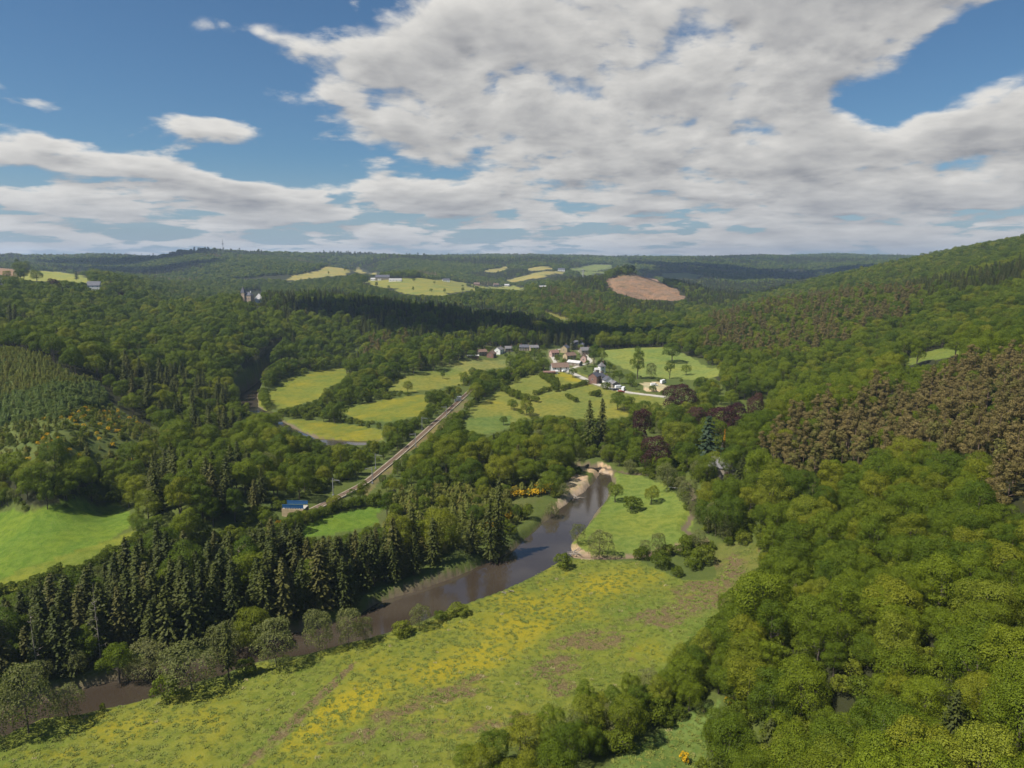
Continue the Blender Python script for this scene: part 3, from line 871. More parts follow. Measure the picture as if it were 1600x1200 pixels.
def broad(seed, H=13.0, W=8.6, nl=30, per=24, size=.62, trunk=.30, low=.22, keep=.8, hang=False, jit=.45, limbs=7, squash=1.0, lr=(.125, .215)):
    rg = np.random.default_rng(seed)
    L = []
    zc = H * (low + (1 - low) * .46); rz = H * (1 - low) * .46
    while len(L) < nl:
        d = sphere_pts(1, rg)[0]
        if d[2] < -.75: continue
        q = rg.uniform(.45, .86)
        r = W * rg.uniform(*lr)
        c = np.array([d[0] * W / 2 * q, d[1] * W / 2 * q, zc + d[2] * rz * q])
        if L and min(np.linalg.norm(np.array(L)[:, :3] - c, axis=1)) < r * .55: 
            if rg.random() < .8: continue
        L.append([*c, r])
    L.append([0, 0, zc, W * .26]); L.append([rg.uniform(-.5, .5), rg.uniform(-.5, .5), zc + rz * .5, W * .22])
    L = np.array(L)
    crown = lobed(rg, L, per, size, jit, keep, squash, hang)
    top = np.array([rg.uniform(-.4, .4), rg.uniform(-.4, .4), H * .72])
    T_ = [taper([(0, 0, -.6), (0, 0, .4), top * .35 + [0.15, 0, 0], top * .7, top], [trunk * 1.35, trunk, trunk * .8, trunk * .5, .05], 7)]
    for k in range(limbs):
        l = L[rg.integers(0, nl)]; s_ = top * rg.uniform(.25, .6)
        e = l[:3] * .9
        T_.append(taper([s_, (s_ + e) / 2 + [0, 0, -.3], e], [trunk * .4, trunk * .25, .03], 5))
    return (crown, quads(len(crown) // 4)), join(T_)


def spruce(seed, H=24.0, W=5.6, bare=.14, whorl=.62, size=.62, dead=.0, ragged=.25, thin=1.0, trunk=.26):
    rg = np.random.default_rng(seed)
    C, N, S_, D_ = [], [], [], []
    z = H * bare
    lean = rg.uniform(-.25, .25, 2)
    while z < H * .985:
        f = (z / H - bare) / (1 - bare)
        rad = W / 2 * (1 - f) ** .62 * (.55 + .45 * min(1, f * 4 + .4))
        nb = int((8 if f < .8 else 6) * thin)
        a0 = rg.uniform(0, 6.28)
        for b in range(nb):
            a = a0 + b * 6.283 / nb + rg.uniform(-.3, .3)
            ln = rad * rg.uniform(1 - ragged, 1 + ragged)
            k = max(2, int(ln / (size * .62)))
            for j in range(k):
                q = (j + .75) / k * ln
                c = [q * math.cos(a) + lean[0] * f, q * math.sin(a) + lean[1] * f, z - q * (.30 + .22 * (1 - f)) + (.25 * q * q / max(rad, .5)) * .5]
                C.append(c); N.append([math.cos(a) * .55 + rg.normal() * .3, math.sin(a) * .55 + rg.normal() * .3, .8 + rg.normal() * .2])
                S_.append(size * rg.uniform(.8, 1.35)); D_.append([-math.sin(a), math.cos(a), 0])
        z += whorl * rg.uniform(.75, 1.2) * (1 if f < .8 else .7)
    for k in range(6):
        C.append([lean[0], lean[1], H * (.955 + .01 * k)]); N.append([rg.normal(), rg.normal(), .1]); S_.append(.28); D_.append([0, 0, 1])
    V = cards(np.array(C), np.array(N), np.array(S_), 1.25, rg, np.array(D_))
    tr = taper([(0, 0, -.6), (0, 0, 1), (lean[0] * .5, lean[1] * .5, H * .5), (lean[0], lean[1], H * .98)], [trunk * 1.3, trunk, trunk * .6, .03], 6)
    return (V, quads(len(V) // 4)), tr


def pine(seed, H=16.0, W=6.4, trunk=.2):
    rg = np.random.default_rng(seed)
    L = []
    for k in range(22):
        f = rg.uniform(0, 1)
        a = rg.uniform(0, 6.283)
        q = W / 2 * (1 - f * .75) * rg.uniform(.3, .8)
        L.append([q * math.cos(a), q * math.sin(a), H * (.44 + .52 * f), rg.uniform(.65, 1.15) * (1.15 - .4 * f)])
    L = np.array(L)
    crown = lobed(rg, L, 190, .25, .42, .8, .72)
    T_ = [taper([(0, 0, -.6), (0, 0, .6), (.15, .1, H * .5), (0, 0, H * .95)], [trunk * 1.2, trunk, trunk * .65, .03], 6)]
    for k in range(6):
        l = L[rg.integers(0, 22)]
        T_.append(taper([(0, 0, l[2] - .6), l[:3]], [.08, .03], 4))
    return (crown, quads(len(crown) // 4)), join(T_)


def dead_tree(seed, H=12.0, spread=.45, trunk=.22, n=16):
    trunk *= .6
    rg = np.random.default_rng(seed)
    T_ = [taper([(0, 0, -.5), (.1, 0, H * .4), (-.1, .1, H * .75), (.1, 0, H)], [trunk * 1.2, trunk * .8, trunk * .45, .03], 6)]
    for k in range(n):
        z = H * rg.uniform(.25, .92); a = rg.uniform(0, 6.283); ln = H * spread * (1.1 - z / H) * rg.uniform(.6, 1.2)
        e = np.array([ln * math.cos(a), ln * math.sin(a), z + ln * rg.uniform(.2, .9)])
        m_ = np.array([e[0] * .5, e[1] * .5, z + (e[2] - z) * .35])
        T_.append(taper([(0, 0, z), m_, e], [.06, .04, .012], 4))
        for j in range(4):
            b = m_ + (e - m_) * rg.uniform(0, .9); g = b + rg.normal(size=3) * ln * .22 + [0, 0, ln * .15]
            T_.append(taper([b, g], [.022, .008], 3))
    return join(T_)


KINDS = {}      # kind -> list of (crown mesh, trunk mesh)


def add_kind(kind, gens, leaf, bark):
    out = []
    for (cv, cf), (tv, tf) in gens:
        out.append((np_mesh(kind + '_crown', cv, cf, [leaf]), np_mesh(kind + '_trunk', tv, tf, [bark], smooth_=True)))
    KINDS[kind] = out


B6 = [broad(s, 13, 8.8 + .5 * (s % 3), 32, 300, .17, jit=.30, keep=.86, lr=(.11, .245)) for s in range(20, 24)] + [broad(26, 15, 7.6, 30, 300, .17, jit=.3, keep=.86, lr=(.11, .25)), broad(27, 11, 11.0, 40, 240, .17, jit=.3, keep=.86, lr=(.08, .19)),
      broad(28, 13.5, 9.2, 24, 260, .18, low=.3, jit=.4, keep=.9, lr=(.07, .2)), broad(29, 12, 8.6, 26, 300, .17, jit=.3, keep=.86, lr=(.13, .27))]
add_kind('broadleaf_tree', B6, L_broad, M_bark)
add_kind('beech_tree', [broad(s, 14, 10.5, 38, 240, .175, jit=.30, keep=.86, lr=(.10, .23)) for s in (41, 42)], L_beech, M_bark)
add_kind('copper_beech', [broad(s, 15, 9.5, 38, 140, .25, low=.04, jit=.32, keep=.86, lr=(.11, .25)) for s in (51, 52)], L_copper, M_bark)
add_kind('spruce_tree', [spruce(s, 18, 7.6, .1, .42, .42, ragged=.35) for s in (61, 62, 63)] + [spruce(64, 18, 6.0, .26, .46, .42, ragged=.4), spruce(65, 18, 8.6, .06, .42, .44, ragged=.4), spruce(66, 18, 6.8, .12, .5, .40, ragged=.55)], L_spruce, M_bark)
add_kind('pine_tree', [pine(s) for s in (71, 72, 73, 74)], L_pine, M_pbark)
add_kind('young_conifer', [spruce(s, 6, 5.0, .03, .40, .36, trunk=.06, thin=1.0, ragged=.5) for s in (81, 82)] + [broad(88, 5.4, 4.0, 16, 200, .22, .06, .0, .86, False, .5, 2)], L_young, M_bark)
add_kind('young_spruce', [spruce(s, 6, 4.8, .02, .40, .36, trunk=.06, thin=1.0) for s in (84,)] + [broad(s, 5.2, 4.4, 16, 200, .22, .06, .0, .86, False, .5, 2) for s in (86, 87)], L_blue, M_bark)
add_kind('willow_tree', [broad(s, 11, 8.2, 44, 120, .21, .13, .0, .90, False, .6, 12, lr=(.09, .20)) for s in (91, 92, 93)], L_willow, M_bark)
add_kind('bush', [broad(s, 3.6, 4.4, 20, 330, .19, .06, .0, .88, False, .45, 3) for s in (95, 96, 97)], L_bush, M_bark)
add_kind('broom_bush', [broad(s, 2.2, 2.6, 10, 80, .28, .04, .02, .85, False, .5, 3) for s in (98, 99)], L_gorse, M_bark)
add_kind('golden_tree', [spruce(101, 15, 2.2, .03, .4, .42, trunk=.1)], L_gold, M_bark)
add_kind('cedar_tree', [spruce(102, 17, 10.5, .12, 1.15, .95, ragged=.35)], L_cedar, M_bark)
# broad strokes for trees more than 700 m off
FAR = {
    'broadleaf_tree': [broad(s, 9, 10, 18, 8, 1.1, .3, .10, .6, limbs=0) for s in (120, 121, 122)],
    'spruce_tree': [spruce(s, 13, 6.6, .08, 1.3, 1.5, thin=.8) for s in (123, 124)],
    'pine_tree': [spruce(s, 12, 6.6, .15, 1.3, 1.5, thin=.8) for s in (125, 126)],
}

# ------------------------------------------------------------------ where the trees stand
ZONES = [  # kind mix, outline in photo pixels (on the ground)
 ('spruce', [(-250,965),(0,945),(200,914),(400,886),(560,876),(650,876),(650,912),(590,938),(540,955),(470,972),(390,994),(300,1012),(200,1026),(100,1052),(0,1082),(-250,1160)]),
 ('tall_broad', [(650,880),(700,850),(760,850),(800,832),(860,775),(892,778),(870,795),(850,812),(820,838),(785,862),(720,890),(650,910)]),
 ('young', [(585,806),(625,780),(690,768),(790,772),(850,768),(800,828),(740,852),(650,876),(605,850)]),
 ('tall_broad', [(640,748),(700,742),(760,752),(870,748),(885,722),(868,705),(780,700),(700,696),(660,710)]),
 ('railside', [(400,850),(450,815),(560,765),(600,740),(640,748),(690,765),(620,778),(560,790),(500,800),(450,828)]),
 ('blue_young', [(-200,640),(0,625),(60,612),(150,600),(172,628),(100,655),(0,668),(-200,690)]),
 ('pale_young', [(-200,560),(0,548),(60,556),(110,588),(150,598),(60,612),(0,625),(-200,640)]),
 ('scrub', [(-200,690),(0,668),(100,655),(172,632),(235,668),(270,700),(215,725),(150,735),(60,742),(0,752),(-200,780)]),
 ('spruce_mix', [(160,598),(200,585),(260,588),(330,620),(375,650),(390,690),(330,700),(240,665),(180,630)]),
 ('spruce_mix', [(200,800),(230,762),(300,752),(400,748),(440,790),(400,812),(300,812),(220,812)]),
 ('spruce_mix', [(-200,520),(0,525),(50,540),(60,520),(0,500),(-200,490)]),
 ('spruce_mix', [(390,490),(440,470),(520,462),(560,470),(520,500),(440,510)]),
 ('dark_ridge', [(520,470),(640,475),(760,485),(850,500),(930,530),(900,548),(800,545),(700,548),(600,540),(540,520)]),
 ('pine_mix', [(570,545),(600,530),(640,528),(660,540),(620,560),(580,570)]),
 ('pine', [(1195,712),(1290,658),(1400,628),(1500,600),(1620,575),(1750,562),(1750,860),(1615,828),(1560,775),(1450,745),(1380,752),(1300,742),(1270,792),(1222,765)]),
 ('pine_mix', [(1100,520),(1150,496),(1230,480),(1330,464),(1440,468),(1420,510),(1340,540),(1260,572),(1180,578),(1110,555)]),
 ('pine_mix', [(840,470),(880,462),(930,478),(960,500),(920,505),(880,490)]),
 ('spruce_mix', [(1370,462),(1500,442),(1600,420),(1700,400),(1700,445),(1500,470),(1400,482)]),
 ('spruce_mix', [(860,440),(950,428),(945,450),(960,470),(900,460)]),
 ('spruce_mix', [(1060,475),(1075,440),(1130,450),(1180,468),(1150,485),(1100,490)]),
 ('spruce_mix', [(960,470),(1060,475),(1050,500),(960,500)]),
 ('village', [(735,562),(800,575),(860,578),(925,602),(990,617),(1050,614),(1050,598),(960,582),(928,545),(905,536),(860,538),(735,547)]),
 ('shrub', [(1020,868),(1060,850),(1100,858),(1125,895),(1120,915),(1060,915),(1010,890)]),
]
ZP = [(k, poly(p)) for k, p in ZONES]
OPENP = [p for n_, p, *_ in FIELD_POLYS if n_ not in ('clearcut_strip',)]
zp_arr = ['default'] + [k for k, _ in ZP]


def blocked(x, y, pad):
    b = np.zeros(x.shape, bool)
    for p in OPENP:
        b |= inside(x, y, p)
    for rv in (RIVER, RIVER2):
        b |= inside(x, y, rv) | (line_dist(x, y, rv, True) < pad + 1.0)
    for ln, w_ in ((ROAD, 5.5), (LANE, 4.5), (LANE2, 4.5), (RAIL, 8.5), (STREAM, 3.2)):
        b |= line_dist(x, y, ln) < w_ + pad * .3
    return b


TREES = []      # (kind, x, y, scale, crown stretch)


def scatter(r0, r1, a1, sp, seed, far=False):
    rg = np.random.default_rng(seed)
    n = int(r1 / sp) + 1
    gx, gy = np.meshgrid(np.arange(-n, n + 1) * sp, np.arange(-n // 8 if r0 > 300 else -4, n + 1) * sp)
    gx = gx + (np.arange(gx.shape[0])[:, None] % 2) * sp * .5
    x = (gx + rg.uniform(-.36, .36, gx.shape) * sp).ravel(); y = (gy + rg.uniform(-.36, .36, gx.shape) * sp).ravel()
    r = np.hypot(x, y); th = np.abs(np.degrees(np.arctan2(x, y)))
    m = (r >= r0) & (r < r1) & (th < a1)
    x, y, r = x[m], y[m], r[m]
    b = blocked(x, y, 2.0 if not far else 0)
    x, y, r = x[~b], y[~b], r[~b]
    zone = np.zeros(len(x), int)
    for i, (k, p) in enumerate(ZP):
        q_ = 22 if 'pine' in k else 8
        zone[inside(x + (vnoise(x, y, 40, 3, 31) - .5) * q_ * 2, y + (vnoise(x, y, 40, 3, 33) - .5) * q_ * 2, p) & (zone == 0)] = i + 1
    return x, y, r, np.array([zp_arr[i] for i in zone]), rg


def choose(zone, x, y, r, rg):
    """kind and height factor"""
    u = rg.random()
    s = rg.uniform(.62, 1.28)
    if zone == 'spruce':
        return ('spruce_tree', rg.choice([rg.uniform(.9, 1.15), rg.uniform(.55, .95)])) if u < .90 else ('broadleaf_tree', s * 1.05)
    if zone == 'tall_broad':
        return ('broadleaf_tree', s * 1.1) if u < .9 else ('spruce_tree', rg.uniform(.75, 1.0))
    if zone == 'railside':
        return ('broadleaf_tree', s * .55) if u < .75 else ('bush', s)
    if zone == 'blue_young':
        return ('young_spruce', s * .6)
    if zone == 'pale_young':
        return ('young_conifer', s * .52) if u < .9 else ('young_spruce', s * .5)
    if zone == 'young':
        return ('young_conifer', s * .85) if u < .80 else ('bush', s * .8) if u < .95 else ('broadleaf_tree', s * .6)
    if zone == 'scrub':
        v = vnoise(np.array([x]), np.array([y]), 45, 2, 9)[0]
        if v > .5 and u < .26: return ('broom_bush', s * .75)
        return ('young_conifer', s * .5) if u < .52 else ('bush', s * .55) if u < .9 else ('broom_bush', s * .7) if u < .92 else (None, 0)
    if zone == 'shrub':
        return ('bush', s * 1.3) if u < .7 else ('willow_tree', s * .5)
    if zone == 'spruce_mix':
        return ('spruce_tree', rg.uniform(.7, 1.05)) if u < .72 else ('broadleaf_tree', s)
    if zone == 'dark_ridge':
        return ('spruce_tree', rg.uniform(.65, .95)) if u < .55 else ('broadleaf_tree', s)
    if zone == 'pine':
        return ('pine_tree', s * .9 + .1) if u < .84 else ('broadleaf_tree', s * .9)
    if zone == 'pine_mix':
        return ('pine_tree', s) if u < .55 else ('broadleaf_tree', s)
    return ('broadleaf_tree', s) if u < .93 else ('beech_tree', s * .95) if u < .965 else ('spruce_tree', rg.uniform(.6, .85))


valley_c = np.array([P_z(800, 650, 4)[:2]])[0]
for (r0, r1, a1, sp, seed) in ((70, 200, 50, 6.7, 29), (200, 260, 50, 7.4, 30), (260, 520, 50, 7.4, 31), (520, 1150, 47, 7.6, 32), (1150, 1900, 44, 9.5, 33)):
    x, y, r, zn, rg = scatter(r0, r1, a1, sp, seed)
    z = ground_z(x, y)
    for i in range(len(x)):
        zone = zn[i]
        low = zone == 'default' and z[i] < 10 and r[i] < 760 and y[i] > 175
        k, s = choose(zone, x[i], y[i], r[i], rg)
        if k is None: continue
        if low:
            v = vnoise(np.array([x[i]]), np.array([y[i]]), 38, 3, 6)[0]
            if x[i] < 150 and v < .2: continue
            if k == 'broadleaf_tree': s *= .66 + .45 * v
            if rg.random() < .28: k, s = 'bush', rg.uniform(.8, 1.4)
            elif rg.random() < .07: k, s = 'willow_tree', rg.uniform(.6, 1.0)
        if k == 'broadleaf_tree' and 1150 > r[i]: s *= 1.0
        if sp == 9.5: s *= 1.12
        if sp == 6.7: s *= .84
        if zone == 'village':
            if rg.random() < .5: continue
            k, s = ('bush', s) if rg.random() < .5 else ('broadleaf_tree', s * .5)
        TREES.append((k, x[i], y[i], z[i], s))
x, y, r, zn, rg = scatter(180, 720, 40, 4.6, 61)
z = ground_z(x, y)
for i in range(len(x)):
    if zn[i] == 'default' and z[i] < 9 and rg.random() < .8:
        TREES.append(('bush', x[i], y[i], z[i], rg.uniform(.5, 1.35)))
x, y, r, zn, rg = scatter(70, 300, 50, 4.2, 62)
z = ground_z(x, y)
for i in range(len(x)):
    if zn[i] == 'default' and (z[i] >= 6 or y[i] < 175) and x[i] > 15:
        TREES.append(('bush', x[i], y[i], z[i], rg.uniform(.7, 1.5)))
# fill the plantations: young trees stand closer
for (zk, sp, seed) in (('young', 2.5, 51), ('blue_young', 2.1, 52), ('pale_young', 2.1, 53), ('scrub', 2.5, 54), ('spruce', 3.9, 55), ('pine', 5.0, 56)):
    for k_, p in ZP:
        if k_ != zk: continue
        lo, hi = p.min(0), p.max(0)
        rg = np.random.default_rng(seed)
        c_, q_ = (lo + hi) / 2, np.linalg.norm(hi - lo) / 2
        gx, gy = np.meshgrid(np.arange(-q_, q_, sp), np.arange(-q_, q_, sp))
        gx, gy = c_[0] + gx * .8 - gy * .6, c_[1] + gx * .6 + gy * .8
        x = (gx + rg.uniform(-.6, .6, gx.shape) * sp).ravel(); y = (gy + rg.uniform(-.6, .6, gx.shape) * sp).ravel()
        m = inside(x, y, p) & ~blocked(x, y, 1.5)
        x, y = x[m], y[m]; z = ground_z(x, y)
        tx = np.array([q[1] for q in TREES]); ty = np.array([q[2] for q in TREES]); keep_ = ~inside(tx, ty, p)
        TREES = [q for q, k2 in zip(TREES, keep_) if k2]
        for i in range(len(x)):
            k, s = choose(zk, x[i], y[i], 0, rg)
            if k: TREES.append((k, x[i], y[i], z[i], s))


# ------------------------------------------------------------------ far woods
FARP = {k: [] for k in FAR}
for (r0, r1, a1, sp, seed, s0) in ((1900, 3200, 43, 13.5, 35, 1.45), (3200, 6500, 41, 24.0, 36, 2.3)):
    x, y, r, zn, rg = scatter(r0, r1, a1, sp, seed, True)
    z = ground_z(x, y)
    con = vnoise(x, y, 260, 3, 4)
    gap = vnoise(x, y, 420, 3, 8)
    for i in range(len(x)):
        if gap[i] > .70: continue
        k = 'spruce_tree' if (con[i] > .58 or 'spruce' in zn[i]) and rg.random() < .85 else 'pine_tree' if zn[i] == 'pine_mix' or con[i] < .2 else 'broadleaf_tree'
        FARP[k].append((x[i], y[i], z[i] - 2.5, s0 * rg.uniform(.8, 1.15) * (.85 if k != 'broadleaf_tree' else 1)))

# crowns in front of open ground are low enough to leave it in view, as in the photo
PXP = [np.array(f[1], float) for f in FIELDS] + [np.array([(-260,1260),(0,1165),(130,1122),(200,1104),(340,1063),(480,1030),(600,997),(720,952),(830,905),(893,866),(905,832),(946,780),(958,755),(934,732),
        (938,742),(893,782),(820,845),(790,868),(720,898),(650,922),(560,955),(480,975),(400,1000),(240,1045),(100,1086),(0,1115)], float),
        np.array([(374,634),(372,622),(402,594),(408,600),(402,626)], float), np.array([(505,687),(570,687),(570,694),(505,694)], float), np.array([(572,764),(722,621),(730,624),(582,770)], float)]
for hx, hy, hw, hh in ((739,559,10,5),(753,555,8,8),(768,558,9,10),(780,552,10,10),(795,549,4,4),(820,547,12,4),(866,557,8,8),(887,558,12,14),(905,550,16,12),(912,566,5,9),(898,571,10,6),(874,580,15,10),(860,585,10,5),
                       (932,598,12,15),(940,582,9,15),(953,603,12,12),(966,610,14,7),(148,452,10,9),(0,445,8,6),(190,460,9,4),(393,471,16,20),(600,438,26,7),(697,440,10,5),(745,446,8,4),(780,448,20,4),(848,449,8,5),(877,424,6,4),(1143,740,7,8),
                       (720,626,10,6),(1062,628,24,34),(1000,672,10,44),(1024,708,20,36),(1128,660,14,36),(1150,655,14,30),(1180,640,16,26),(1130,716,5,46),(1104,700,14,48),
                       (830,785,32,20),(768,828,10,12),(795,808,8,8),(940,672,6,58),(921,672,6,46),(462,806,22,18),(1060,766,8,5),(1025,606,20,8),(911,430,3,10)):
    PXP.append(np.array([(hx - hw, hy), (hx + hw, hy), (hx + hw, hy - hh), (hx - hw, hy - hh)], float))
TALL = {'broadleaf_tree': 13, 'beech_tree': 14, 'spruce_tree': 18, 'pine_tree': 16, 'young_conifer': 6, 'young_spruce': 6, 'willow_tree': 11, 'bush': 3.6, 'broom_bush': 2.2}


def fit(X, Y, Z, Hs, Ws, S_):
    fac = np.zeros(len(X))
    left = np.ones(len(X), bool)
    for f in (1.0, .8, .62, .46, .32):
        bad = np.zeros(len(X), bool)
        for dx, fz in ((0, 1.0), (-.4, .75), (.4, .75), (0, .5)):
            px, py = project(X + dx * Ws * S_ * f, Y, Z + Hs * S_ * f * fz)
            for q in PXP: bad |= inside(px, py, q)
        ok = left & ~bad
        fac[ok] = f; left &= ~ok
    return fac


_T = [q for q in TREES]
X_, Y_, Z_, S0 = (np.array([q[i] for q in _T]) for i in (1, 2, 3, 4))
H_ = np.array([TALL[q[0]] for q in _T]); W_ = H_ * .5
fac = fit(X_, Y_, Z_, H_, W_, S0)
TREES = [(q[0], q[1], q[2], q[3], q[4] * f) for q, f in zip(_T, fac) if f > 0 and q[4] * f * TALL[q[0]] > 1.5]
for k in FARP:
    q = np.array(FARP[k])
    if len(q):
        f = fit(q[:, 0], q[:, 1], q[:, 2], np.full(len(q), 12.0), np.full(len(q), 9.0), q[:, 3])
        q[:, 3] *= f
        FARP[k] = q[f > 0]
def row(pts, kind, sp, s0, s1, seed, side=0.0, jit=1.0):
    """trees along a line the photo shows"""
    ln = pline(pts); rg = np.random.default_rng(seed)
    seg = np.linalg.norm(np.diff(ln, axis=0), axis=1); c_ = np.concatenate([[0], seg.cumsum()])
    for u in np.arange(0, c_[-1], sp):
        x = np.interp(u, c_, ln[:, 0]) + rg.uniform(-jit, jit); y = np.interp(u, c_, ln[:, 1]) + rg.uniform(-jit, jit)
        k = kind if isinstance(kind, str) else kind[rg.integers(len(kind))]
        TREES.append((k, x, y, gz(x, y), rg.uniform(s0, s1)))


# hedges and rows between the fields
row([(780,602),(790,612),(800,618),(815,625),(840,628)], 'bush', 3.4, .8, 1.5, 1)
row([(848,590),(862,600),(868,606)], 'bush', 3.0, .9, 1.3, 2)
row([(838,617),(858,610),(870,605),(868,596),(855,588)], 'bush', 2.8, .7, 1.1, 3)
row([(868,612),(890,607),(920,600)], 'bush', 2.6, .7, 1.1, 4)
row([(886,622),(895,626),(903,630)], 'bush', 3.4, .8, 1.1, 5, jit=.5)
row([(924,618),(932,620),(938,617)], 'bush', 2.6, .9, 1.1, 6)
row([(798,640),(820,648),(845,660),(860,672)], ['bush', 'broadleaf_tree'], 4.5, .5, .8, 7)
row([(505,640),(520,628),(560,622),(600,616),(640,614)], ['bush', 'broadleaf_tree'], 5.5, .55, .8, 8)
row([(440,650),(470,645),(500,652),(520,655)], 'bush', 3.8, .9, 1.6, 9)
row([(420,600),(430,588),(460,575),(500,572)], ['willow_tree', 'broadleaf_tree'], 6, .7, .95, 10, jit=3)
row([(414,628),(416,640)], 'broadleaf_tree', 6, .6, .7, 11)
row([(215,835),(300,838),(380,832),(440,808)], ['broadleaf_tree', 'bush'], 4.5, .5, .75, 12, jit=3)
row([(-60,950),(60,915),(160,880),(215,850),(300,850),(420,842),(480,812),(560,788)], 'bush', 2.4, .8, 1.15, 13, jit=1.2)
row([(412,640),(425,655),(445,668),(470,680),(492,690)], ['willow_tree', 'bush'], 6, .6, .95, 31, jit=2)
row([(0,792),(60,790),(120,784),(190,774)], ['broadleaf_tree', 'bush', 'willow_tree'], 5, .42, .7, 32, jit=2)
row([(-40,786),(60,780),(130,774),(200,764)], 'broadleaf_tree', 6, .5, .8, 33, jit=2)
row([(960,640),(1000,655),(1050,660)], 'broadleaf_tree', 7, .8, 1.1, 14, jit=3)
row([(720,1225),(800,1195),(870,1165),(930,1135),(1000,1105),(1050,1080),(1090,1050),(1140,1010)], ['broadleaf_tree', 'broadleaf_tree', 'willow_tree', 'beech_tree'], 3.9, .5, .76, 15, jit=2.6)
row([(860,1195),(940,1160),(1010,1120),(1070,1088),(1110,1060),(1150,1025)], ['broadleaf_tree', 'willow_tree', 'bush'], 3.6, .48, .76, 16, jit=2.2)
row([(1100,1215),(1120,1150),(1150,1100),(1180,1050)], ['broadleaf_tree', 'bush', 'beech_tree'], 3.6, .45, .75, 17, jit=2.4)
row([(985,738),(1040,750),(1068,770),(1084,795),(1088,820)], ['bush', 'willow_tree'], 4.2, .4, .8, 18, jit=2.6)
row([(1000,876),(1040,868),(1080,866)], 'bush', 2.8, .7, 1.3, 19, jit=2)
row([(1095,860),(1120,850),(1150,842)], ['bush', 'willow_tree'], 4, .5, .9, 20, jit=2)
row([(1190,900),(1165,940),(1130,985),(1110,1020)], ['broadleaf_tree', 'bush'], 4.5, .45, .7, 21, jit=2)
row([(548,748),(590,722),(625,695),(665,662),(700,634),(718,616)], ['broadleaf_tree', 'bush', 'broadleaf_tree'], 4.6, .42, .68, 22, jit=2.0)
row([(590,770),(640,722),(690,675),(735,640)], ['bush', 'broadleaf_tree'], 4.6, .3, .5, 23, jit=1.5)
row([(452,838),(480,820),(520,800),(560,783),(590,776)], ['bush', 'broadleaf_tree'], 3.0, .4, .62, 24, jit=1.0)
row([(732,600),(745,590),(765,585),(790,588),(830,582)], ['broadleaf_tree', 'bush'], 6, .45, .75, 25, jit=5)
row([(740,612),(760,600),(790,592),(820,586)], ['broadleaf_tree', 'bush'], 6, .4, .65, 26, jit=5)
row([(560,449),(600,450),(640,455),(690,459),(740,456)], 'broadleaf_tree', 58, .6, 1.0, 27, jit=10)
row([(640,441),(700,446),(745,450)], 'broadleaf_tree', 75, .5, .8, 28, jit=12)
row([(470,430),(520,428),(560,424)], 'broadleaf_tree', 90, .6, 1.0, 29, jit=15)
row([(1000,665),(1040,668),(1080,660),(1120,640)], ['broadleaf_tree', 'beech_tree'], 8, .7, 1.0, 30, jit=5)

print('trees', len(TREES), {k: len(v) for k, v in FARP.items()})
import collections
print(collections.Counter(t_[0] for t_ in TREES))

# ------------------------------------------------------------------ instanced masses
def joined_proto(name, pair, mats):
    (cv, cf), (tv, tf) = pair
    V = np.concatenate([cv, tv]); Fq = np.concatenate([cf, tf + len(cv)])
    mi = np.concatenate([np.zeros(len(cf), int), np.ones(len(tf), int)])
    return bpy.data.objects.new(name, np_mesh(name, V, Fq, mats, mi))


def merge_meshes(name, a, b):
    def get(me):
        v = np.empty(len(me.vertices) * 3, np.float32); me.vertices.foreach_get('co', v)
        f = np.empty(len(me.loops), np.int32); me.loops.foreach_get('vertex_index', f)
        return v.reshape(-1, 3), f.reshape(-1, 4)
    return joined_proto(name, (get(a), get(b)), [a.materials[0], b.materials[0]])


